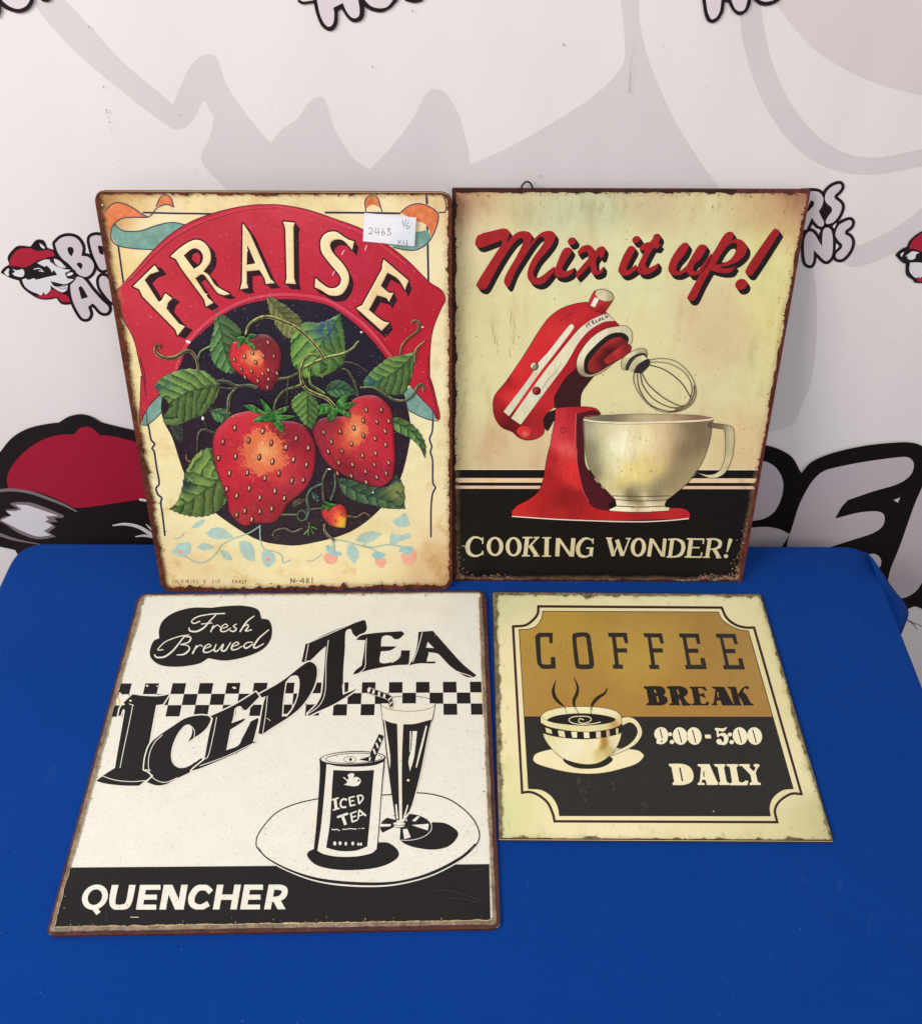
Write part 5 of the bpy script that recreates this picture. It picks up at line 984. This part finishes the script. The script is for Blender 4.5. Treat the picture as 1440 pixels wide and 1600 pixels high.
K1 = '231a1c'; GL = 'cfc3c8'; RD = 'a82438'
def logo(name, fr, fills, ow, holes=(), fc=GL, ow2=None):
    L = [loop(fr, t, 5) for t in fills]
    o = A(name+'_outline', sum([grow(l, ow/fr.k) for l in L], []), col=K1, level=bd.k+1)
    for l in L: A(name, l, col=fc, level=bd.k+2, parent=o)
    if holes: A(name+'_hole', [loop(fr, t, 4) for t in holes], col=K1, level=bd.k+3, parent=o)
# left small logo
k0 = bd.k
for fl, ho in (('480,222! 530,175 600,158 670,180 715,250 708,328! 770,340 815,400 800,470 750,510 692,497! 660,470 600,400 540,350 500,290', ['588,262 620,250 642,280 625,332! 600,310', '668,402 690,385 717,405 705,447!']),
               ('780,182 830,150 900,160! 940,250 940,440! 880,450 840,390 800,290', ['848,240! 892,248 900,320! 865,305']), ('612,590 620,550 670,510 730,530 800,620 880,710 942,770 930,818 880,815 830,760 803,740! 765,770! 782,830 760,870 710,860 650,760 620,670', ['682,602! 712,595 765,685! 708,702!']),
               ('860,540 880,505 920,510 960,560 1020,640! 1020,745! 960,720 900,650 870,600', [])):
    l = loop(B1, fl, 5); o = A('letter_outline', grow(l, 27/B1.k), col=K1, level=k0+1); A('letter', l, col=GL, level=k0+3, parent=o)
    if ho: A('letter_hole', [loop(B1, t, 4) for t in ho], col=K1, level=k0+4, parent=o)
bd.k = k0+4
hd = A('badger_head', loop(B1, '12,470 40,430 85,402! 70,340 110,280 165,240 268,247! 310,195 350,185 385,200 412,258! 470,280 505,340 600,428 650,450 668,500 640,552 592,592! 612,700 622,742 540,747 490,692! 430,705 340,700 240,640 190,590 168,542! 100,522 40,490'), col=K1)
A('cap', loop(B1, '95,417! 90,370 120,310 180,265 272,262! 330,285 420,275 460,290 480,327! 400,345 330,370 260,410 215,427 150,418'), col=RD, parent=hd)
A('ear', [loop(B1, '112,440! 150,452 200,440! 216,470 200,508 140,502 110,480! 132,465'), loop(B1, '345,215! 385,245 392,268! 360,252'), loop(B1, '40,470! 75,435 85,455 80,500 55,490')], [loop(B1, '78,468! 90,440 98,480 90,500')], col='dcd6da', parent=hd)
A('face', [loop(B1, '325,388! 390,360 448,360! 480,410 560,440 612,450 570,480 592,522 640,530 600,560 560,572 480,555 440,545! 480,592 560,582 592,580! 582,622 540,642 480,612 440,580! 442,620 402,662 380,640! 362,667 320,650! 270,630 220,590 195,533! 230,522 250,535 300,520 320,532 420,508 500,492! 470,450 455,470 440,440 405,410 390,420'), loop(B1, '470,350! 520,370 580,430! 520,425 480,390')], col='dad4d8', parent=hd)
A('bandana', loop(B1, '442,618! 480,620 530,650 590,672 612,722! 545,725 500,680! 430,692 350,692 322,670! 382,662 430,650'), col=RD, parent=hd)
A('face_line', S(B1, '300,442 340,434 372,452', 7)+S(B1, '342,456 382,462', 6)+[ell(B1, 610, 484, 28, 13, -18)], col='e6e0e2', parent=hd)
A('mouth_line', S(B1, '448,550 500,585 560,590 592,572', 5)+S(B1, '500,595 545,612 590,600', 4)+S(B1, '570,470 590,520', 6)+[ell(B1, 452, 375, 22, 10, 40)], col='3a3034', parent=hd)
# right partial letters
k0 = bd.k
for fl, ho in (('200,250! 345,248 400,275 425,330 410,400 378,452! 405,510 430,560 425,600 390,607 345,570 308,515! 252,640! 200,640!', ['250,470! 290,350 325,352 328,390 290,432 285,440']), ('440,320 460,250 520,195 590,173 610,200 590,240 540,290 540,320! 600,370 612,420 580,500 530,560 470,582 448,560 470,510 512,450 505,410 460,370', []),
               ('228,800 245,700 285,658 330,680 380,760 412,812! 415,700 430,635 470,618 510,660 522,780 512,900 470,957 430,950 370,890 325,848! 325,930 310,990 280,1002 240,960', []), ('548,690 580,600 650,555 700,543 717,570 700,610 650,650 645,685! 700,720 717,780 690,860 630,930 580,942 553,920 560,880 610,830 615,790 578,750', [])):
    l = loop(B2, fl, 5); o = A('letter_outline', grow(l, 32/B2.k), col=K1, level=k0+1); A('letter', l, col=GL, level=k0+3, parent=o)
    if ho: A('letter_hole', [loop(B2, t, 4) for t in ho], col=K1, level=k0+4, parent=o)
A('letter_gap', [loop(B2, '380,460! 435,350 500,420 510,450 460,520 440,570!', 4), loop(B2, '520,560! 555,700 600,780 560,870 520,900!', 3)], col=K1, level=k0+2)
A('letter_gap', [poly(B2, '308,592 345,625 392,640 390,670 350,640 306,615'), poly(B2, '556,778 585,808 552,848'), poly(B2, '520,602 560,570 535,628')], col='e8e2e2', level=k0+4)
bd.k = k0+4
h2 = A('badger_head', np.vstack([line(B8, '768,772 810,722 880,670 950,640', 4), line(B8, '950,640 1000,540 1100,450 1200,393 1330,350', 4), B8(np.array([(1500, 420), (1500, 1240)])), line(B8, '1200,1212 1080,1206 1040,1160 940,1080 932,920', 4), line(B8, '932,905 880,890 820,832', 3)]), col=K1)
A('cap', loop(B8, '985,667! 1020,580 1100,490 1250,400 1450,400! 1450,720! 1250,722 1160,710 1080,682'), col=RD, parent=h2)
A('ear', [loop(B8, '928,790! 980,750 1040,713 1145,730! 1090,770 1080,822 1010,847 950,820! 975,800'), loop(B8, '848,760! 880,735 905,730 888,765 870,800')], col='dcd6da', parent=h2)
A('face', loop(B8, '1000,890! 1100,885 1250,895 1450,895! 1450,1130! 1200,1142 1120,1110! 1105,1130 1060,1110 1000,1040 988,980'), col='dad4d8', parent=h2)
A('bandana', loop(B8, '1105,1152! 1130,1120 1150,1135 1180,1110 1250,1130 1450,1130! 1450,1182! 1250,1180 1130,1187'), col=RD, parent=h2)
# top letters
LG = 'd9cccf'
o = A('letter_outline', [np.vstack([B5(np.array([(170, -300)])), line(B5, '180,0 200,100 240,210 280,260 325,283 370,270 405,210 410,100', 5), line(B5, '410,98 440,75', 2), line(B5, '445,78 490,150 530,190 570,203 630,180 655,130 655,50', 5), line(B5, '660,55 700,85 770,105 830,105 900,70 940,30 968,0', 5), B5(np.array([(980, -300)]))])], col=K1)
A('letter', [np.vstack([B5(np.array([(215, -300), (612, -300)])), line(B5, '600,0 612,80 605,140 570,163 530,150 490,100 455,20', 4), line(B5, '365,65 375,120 365,210 325,243 280,210 240,120 215,0', 4)]), np.vstack([B5(np.array([(665, -300)])), line(B5, '665,0 720,50 800,70 870,55 920,0', 4), B5(np.array([(930, -300)]))])], col=LG, parent=o)
A('letter_outline', S(B5, '45,0 65,14 90,20 180,8', 26)+[np.vstack([line(B5, '1035,0 1080,12 1120,20 1160,14 1205,0', 4), B5(np.array([(1205, -200), (1035, -200)]))])], col=K1)
o = A('letter_outline', [np.vstack([B6(np.array([(205, -300)])), line(B6, '215,0 235,120 260,185 305,207 360,185 410,110 425,15', 5), line(B6, '425,12 450,10', 2), line(B6, '455,12 500,90 555,133 620,110 660,50 672,0', 5), B6(np.array([(680, -300)]))]), np.vstack([B6(np.array([(690, -300)])), line(B6, '695,-5 750,35 810,45 880,30 942,-5', 5), B6(np.array([(950, -300)]))])], col=K1)
A('letter', [np.vstack([B6(np.array([(245, -300)])), line(B6, '250,0 265,100 290,160 310,172 350,150 380,90 392,0', 4), B6(np.array([(395, -300)]))]), np.vstack([B6(np.array([(480, -300)])), line(B6, '490,0 520,70 560,97 610,80 636,0', 4), B6(np.array([(640, -300)]))]), np.vstack([B6(np.array([(755, -300)])), line(B6, '755,-5 810,8 880,-5', 4), B6(np.array([(880, -300)]))])], col=LG, parent=o)
o = A('letter_outline', [np.vstack([B7(np.array([(-40, -300)])), B7(np.array([(-40, 160), (0, 155), (20, 100), (20, 45)])), line(B7, '20,45 80,85 180,112 260,90 305,45 325,0', 5), B7(np.array([(330, -300)]))]), np.vstack([line(B7, '395,-4 435,12 480,-4', 4), B7(np.array([(480, -200), (390, -200)]))])], col=K1)
A('letter', [np.vstack([B7(np.array([(35, -300)])), line(B7, '35,0 100,50 180,75 250,50 288,0', 4), B7(np.array([(290, -300)]))]), np.vstack([B7(np.array([(-80, -300), (-80, 60), (-15, 40), (-8, -300)]))])], col=LG, parent=o)
# big head at lower left
bh = A('badger_head', np.vstack([B3(np.array([(-150, 1130), (-190, 800), (-130, 600)])), line(B3, '-60,490 0,430 100,310 230,235 380,200 470,190', 5), line(B3, '470,188 540,145 630,125 710,140 790,185', 5), line(B3, '795,188 900,215 1050,250 1250,300', 4), B3(np.array([(1700, 500), (1800, 1500), (300, 1500)])), line(B3, '125,1187 60,1172 0,1160 -80,1145', 4)]), col=K1)
A('cap', np.vstack([line(B3, '75,708 62,640 80,570 130,490 220,400 330,330 450,290 590,280', 5), line(B3, '592,278 630,235 690,222 740,245 785,290', 5), line(B3, '790,288 900,300 1000,325 1070,345 1250,420', 4), B3(np.array([(1400, 740)])), line(B3, '1150,783 900,820 700,850 590,857', 4), line(B3, '560,845 480,800 330,740 170,712', 4)]), col='a01c34', parent=bh)
GR = '7c7074'
A('ear_line', S(B3, '-60,725 0,722 100,716 250,737 400,790 500,830 605,884', [22, 24, 22, 22, 20, 10])+S(B3, '-60,1035 0,1062 100,1097 200,1120 315,1140', [30, 26, 20, 12, 6]), col=GR, parent=bh)
ea = A('inner_ear', loop(B3, '82,822! 150,810 260,818 380,860 505,915! 500,933! 430,935! 458,967! 392,965! 442,1005! 385,1045! 445,1082! 300,1100 160,1055 60,990 -10,952! 40,925! 95,915! 48,868! 150,865!'), col=GR, parent=bh)
A('inner_ear_face', loop(B3, '128,830! 220,835 330,870 462,915! 362,922! 388,947! 358,962! 418,992! 350,1035! 405,1068! 300,1078 180,1035 80,985 15,952! 98,915! 55,880! 130,880! 178,866!'), col='d8d0d8', lift=.0001, parent=bh)
A('whisker', S(B3, '890,992 980,982 1090,1005 1200,1072', [10, 20, 26, 30])+S(B3, '1065,1080 1130,1072 1210,1085', [8, 18, 18])+S(B3, '1148,985 1200,1035', [6, 18])+S(B3, '1100,790 1160,800', 18), col='ddd6da', parent=bh)
# big letters at lower right
bl = A('letter_outline', np.vstack([B4(np.array([(-100, 135)])), line(B4, '100,125 190,135 280,165 350,215 400,307', 5), line(B4, '402,307 470,235 600,180 800,135 1000,115 1100,118 1160,140', 5), B4(np.array([(1500, 300), (1500, 1300)])), line(B4, '1160,1158 1110,1140 1058,1160', 4), B4(np.array([(1000, 1180), (800, 1100), (-100, 1100)]))]), col='16100f')
A('letter', np.vstack([line(B4, '100,232 170,232 240,270 285,350 280,450 235,545 170,590 100,605', 5), B4(np.array([(0, 600), (0, 240)]))]), col='bdb0b6', parent=bl, level=bd.k+1)
A('letter', np.vstack([line(B4, '60,650 170,642 260,655 328,688', 4), B4(np.array([(275, 775), (200, 900), (0, 900), (0, 650)]))]), col='bdb0b6', parent=bl, level=bd.k+1)
A('letter', np.vstack([line(B4, '328,688 345,640 390,500 460,370 530,300 620,270 800,235 1000,208 1070,210 1102,250 1080,320 1000,375 850,420 690,475', 5), line(B4, '690,477 650,520 612,590', 3), line(B4, '614,590 750,555 860,545 915,565 912,630 850,680 700,730 560,775', 5), B4(np.array([(500, 900), (290, 950), (315, 730)]))]), col='bdb0b6', parent=bl, level=bd.k+1)
A('letter', np.vstack([line(B4, '1200,290 1160,380 1100,520 1020,750 960,900 940,985', 4), line(B4, '945,985 970,1040 1010,1085 1060,1080 1120,1040 1160,980', 4), B4(np.array([(1500, 700), (1500, 290)]))]), col='bdb0b6', parent=bl, level=bd.k+1)
A('letter', [loop(B4, '800,818! 860,812 897,845 892,890 850,920 800,900!'), poly(B4, '975,475 1017,459 1003,491')], col='c8bcc2', parent=bl, level=bd.k+1)
rb = np.random.RandomState(4); dm = []
for x, y, h in ((335, 340, 3.2), (338, 348, 2.4), (342, 362, 2), (345, 378, 2.6), (350, 400, 1.6), (353, 412, 1.6), (326, 266, 3), (280, 80, 3), (372, 500, 1.8), (378, 520, 1.8), (615, 537, 1.6), (1165, 205, 3), (1290, 30, 3)):
    dm.append(ell(W1, x, y, h*.6, h*1.5, -15, 8))
for x, y, h in ((632, 140, 2), (765, 268, 2), (512, 495, 2), (717, 520, 2.2), (320, 135, 4), (245, 545, 3), (880, 95, 1.6)): dm.append(ell(W2, x, y, h, h*.8, 0, 8))
A('dirt_marks', dm, col='a89c9e')
A('scratch', S(W2, '542,112 530,200 524,284', [.3, .8, 2.6]), col='a4969a')
# ---- floor, table and cloth
def mesh_obj(name, vs, fs, mat, parent=None, smooth=False):
    me = bpy.data.meshes.new(name); me.from_pydata([tuple(v) for v in vs], [], fs); me.materials.append(mat)
    if smooth: me.shade_smooth()
    o = bpy.data.objects.new(name, me); COL.objects.link(o); o.parent = parent; return o
def box(name, a, b, mat, parent=None):
    (x0, y0, z0), (x1, y1, z1) = a, b
    return mesh_obj(name, [(x, y, z) for z in (z0, z1) for x, y in ((x0, y0), (x1, y0), (x1, y1), (x0, y1))], [(0, 3, 2, 1), (4, 5, 6, 7), (0, 1, 5, 4), (1, 2, 6, 5), (2, 3, 7, 6), (3, 0, 4, 7)], mat, parent)
fl = mesh_obj('floor', [(-3, -3, -.765), (3, -3, -.765), (3, 2, -.765), (-3, 2, -.765)], [(0, 1, 2, 3)], plain('floor_grey', '8a8682', .7, .3, .08, 6)); fl['kind'] = 'structure'
# cloth outline on the table plane (z = 0)
gp = lambda p: (lambda d: (EYE+d*(CAM_H/-d[2]))[:2])(ray(p)[0])
TL, TR = gp((36, 851)), gp((1352, 856)); RR = gp((1405, 990)); LL = gp((2, 920))
dl = (LL-TL)/np.linalg.norm(LL-TL); dr = (RR-TR)/np.linalg.norm(RR-TR)
BLc = np.array([TL[0]-.006, .03]); BRc = np.array([TR[0]+dr[0]*.4, .03])
corners = [BLc, BRc, TR, TL]; out = []; cr = .022
for i in range(4):
    p, a, b_ = corners[i], corners[i-1], corners[(i+1) % 4]; da = (a-p)/np.linalg.norm(a-p); db = (b_-p)/np.linalg.norm(b_-p)
    for t in np.linspace(0, 1, 9): out.append((1-t)**2*(p+da*cr)+2*t*(1-t)*p+t*t*(p+db*cr))
dense = []
for i in range(len(out)):
    a, b_ = out[i], out[(i+1) % len(out)]; m = max(1, int(np.linalg.norm(b_-a)/.008))
    for k in range(m): dense.append(a+(b_-a)*k/m)
dense = np.array(dense); N = len(dense)
CT = NT('blue_cloth', .95, .04); cc = CT.coord()
wv = CT.t.nodes.new('ShaderNodeTexWave'); wv.inputs['Scale'].default_value = 300; wv.bands_direction = 'Y'; wv.inputs['Distortion'].default_value = 2.5; wv.inputs['Detail Scale'].default_value = 3; CT.t.links.new(cc, wv.inputs[0])
wx = CT.t.nodes.new('ShaderNodeTexWave'); wx.inputs['Scale'].default_value = 300; wx.bands_direction = 'X'; wx.inputs['Distortion'].default_value = 2.5; CT.t.links.new(cc, wx.inputs[0])
base = lin('083a88')
q = CT.mix(CT.map(CT.noise(900, 3, .6, cc), .3, .7, 0, 1), base*.86, base*1.14)
q = CT.mix(CT.map(CT.noise(330, 2, .7, cc), .35, .68, 0, .5), q, base*.80)
q = CT.mix(CT.map(CT.noise(7, 4, .6, cc), .35, .7, 0, .35), q, base*1.13+np.array([.002, .003, .003]))
q = CT.mix(CT.map(CT.noise(380, 1, .5, cc), .785, .80, 0, .30), q, (.22, .34, .55))
fade = CT.math('MULTIPLY', CT.map(CT.noise(55, 3, .6, CT.coord((4, 1, 0), (1.4, .7, 1))), .64, .78, 0, .14), CT.map(CT.noise(6, 1, .5, cc), .5, .62, 0, 1))
q = CT.mix(fade, q, (.07, .14, .34))
CT.put(CT.p.inputs['Base Color'], q); CT.p.inputs['Sheen Weight'].default_value = .03; CT.p.inputs['Sheen Roughness'].default_value = .5
bb = CT.bump(CT.math('ADD', wv.outputs['Fac'], wx.outputs['Fac']), .5, .0005)
bb = CT.bump(CT.noise(9, 3, .5, cc), .30, .012, bb); CT.t.links.new(bb, CT.p.inputs['Normal'])
cloth = bpy.data.objects.new('tablecloth', None); COL.objects.link(cloth); cloth.location = (0, .35, 0)
tag(cloth, 'plain blue cloth covering the table under the four tin signs', 'tablecloth')
off = np.array([0, .35, 0])
vs = [tuple(np.array([p[0], p[1], 0])-off) for p in dense]
sh = mesh_obj('cloth_top', vs, [tuple(range(N))], CT.m, cloth)
ctr = dense.mean(0); tg = np.roll(dense, -1, 0)-np.roll(dense, 1, 0); nrm = np.c_[tg[:, 1], -tg[:, 0]]; nrm /= np.linalg.norm(nrm, axis=1)[:, None]
rings = []; sl = np.r_[0, np.cumsum(np.linalg.norm(np.diff(dense, axis=0), axis=1))]
prof = [(0, 0), (.0014, -.0006), (.0024, -.0024), (.0030, -.006), (.0040, -.02), (.006, -.06), (.010, -.14), (.014, -.3), (.018, -.5), (.020, -.72)]
vs = []
for j, (o_, z) in enumerate(prof):
    fold = (np.sin(sl*38)+.6*np.sin(sl*71+1))*.010*max(0, (-z-.01))/.7
    lf = np.clip((-nrm[:, 0]-.3)/.6, 0, 1)*min(1, -z/.010)*.0055
    P3 = dense+nrm*(o_+fold+lf)[:, None]; P3[:, 1] = np.minimum(P3[:, 1], BY-.012+P3[:, 0]*.02)
    vs += [(x, y-.35, z) for x, y in P3]
fs = [(j*N+i, (j+1)*N+i, (j+1)*N+(i+1) % N, j*N+(i+1) % N) for j in range(len(prof)-1) for i in range(N)]
mesh_obj('cloth_drape', vs, fs, CT.m, cloth, True)
# the folded corner that sticks out at the back right
def at(p, y): d = ray(p)[0]; return EYE+d*(y/d[1])
e0 = [(1346, 860), (1356, 866), (1372, 905), (1388, 945), (1404, 988)]
e1 = [(1348, 860), (1362, 872), (1386, 912), (1403, 938), (1410, 975)]
e2 = [(1350, 859), (1369, 883), (1395, 921), (1413, 944), (1414, 966)]
e3 = [(1351, 859), (1374, 893), (1402, 934), (1417.5, 955), (1406, 989)]
ys = ([.648, .642, .625, .610, .592], [.648, .645, .635, .622, .605], [.650, .650, .645, .636, .612], [.652, .656, .654, .645, .604])
vs = []
for e, y_ in zip((e0, e1, e2, e3), ys):
    P, Y = crom(np.array(e, float), 5, False), np.interp(np.linspace(0, 1, 21), np.linspace(0, 1, 5), y_)
    for k in range(21): vs.append(tuple(at(P[k], Y[k])-off+np.array([0, 0, -.0015-.004*(1-min(1, k/5))])))
fs = [(a*21+k, (a+1)*21+k, (a+1)*21+k+1, a*21+k+1) for a in range(3) for k in range(20)]
cfold = mesh_obj('corner_fold', vs, fs, CT.m, cloth, True)
md = cfold.modifiers.new('thickness', 'SOLIDIFY'); md.thickness = .0012
th = []
def thread(pts, y, r=.00035):
    P = np.array([at(p, y)-off for p in pts]); b0 = len(th_v)
    for p in P:
        for k in range(5): a = k*2*math.pi/5; th_v.append((p[0]+r*math.cos(a), p[1], p[2]+r*math.sin(a)))
    for i in range(len(P)-1):
        for k in range(5): th_f.append((b0+i*5+k, b0+i*5+(k+1) % 5, b0+(i+1)*5+(k+1) % 5, b0+(i+1)*5+k))
th_v, th_f = [], []
thread([(1415, 968), (1422, 972), (1428, 978), (1432, 984)], .640); thread([(1415, 968), (1424, 972), (1432, 975), (1440, 979)], .640); thread([(1416, 969), (1425, 974), (1430, 976)], .640)
mesh_obj('loose_threads', th_v, th_f, CT.m, cloth)
# table under the cloth
tb = bpy.data.objects.new('table', None); COL.objects.link(tb); tb.location = (0, .35, -.75)
tag(tb, 'rectangular table hidden beneath the blue cloth, standing before the backdrop', 'table')
tm = plain('table_laminate', 'b8b4ac', .5, .3, .05); lm = plain('table_steel', '4c4c50', .4, .5, .05)
x0, x1 = TL[0]+.012, min(TR[0], BRc[0])-.012
box('table_top', (x0, .03+.012-.35, .722), (x1, TL[1]-.02-.35, .7485), tm, tb)
for sx in (x0+.03, x1-.055):
    for sy in (-.28, .24): box('table_leg', (sx, sy, -.012), (sx+.025, sy+.025, .722), lm, tb)
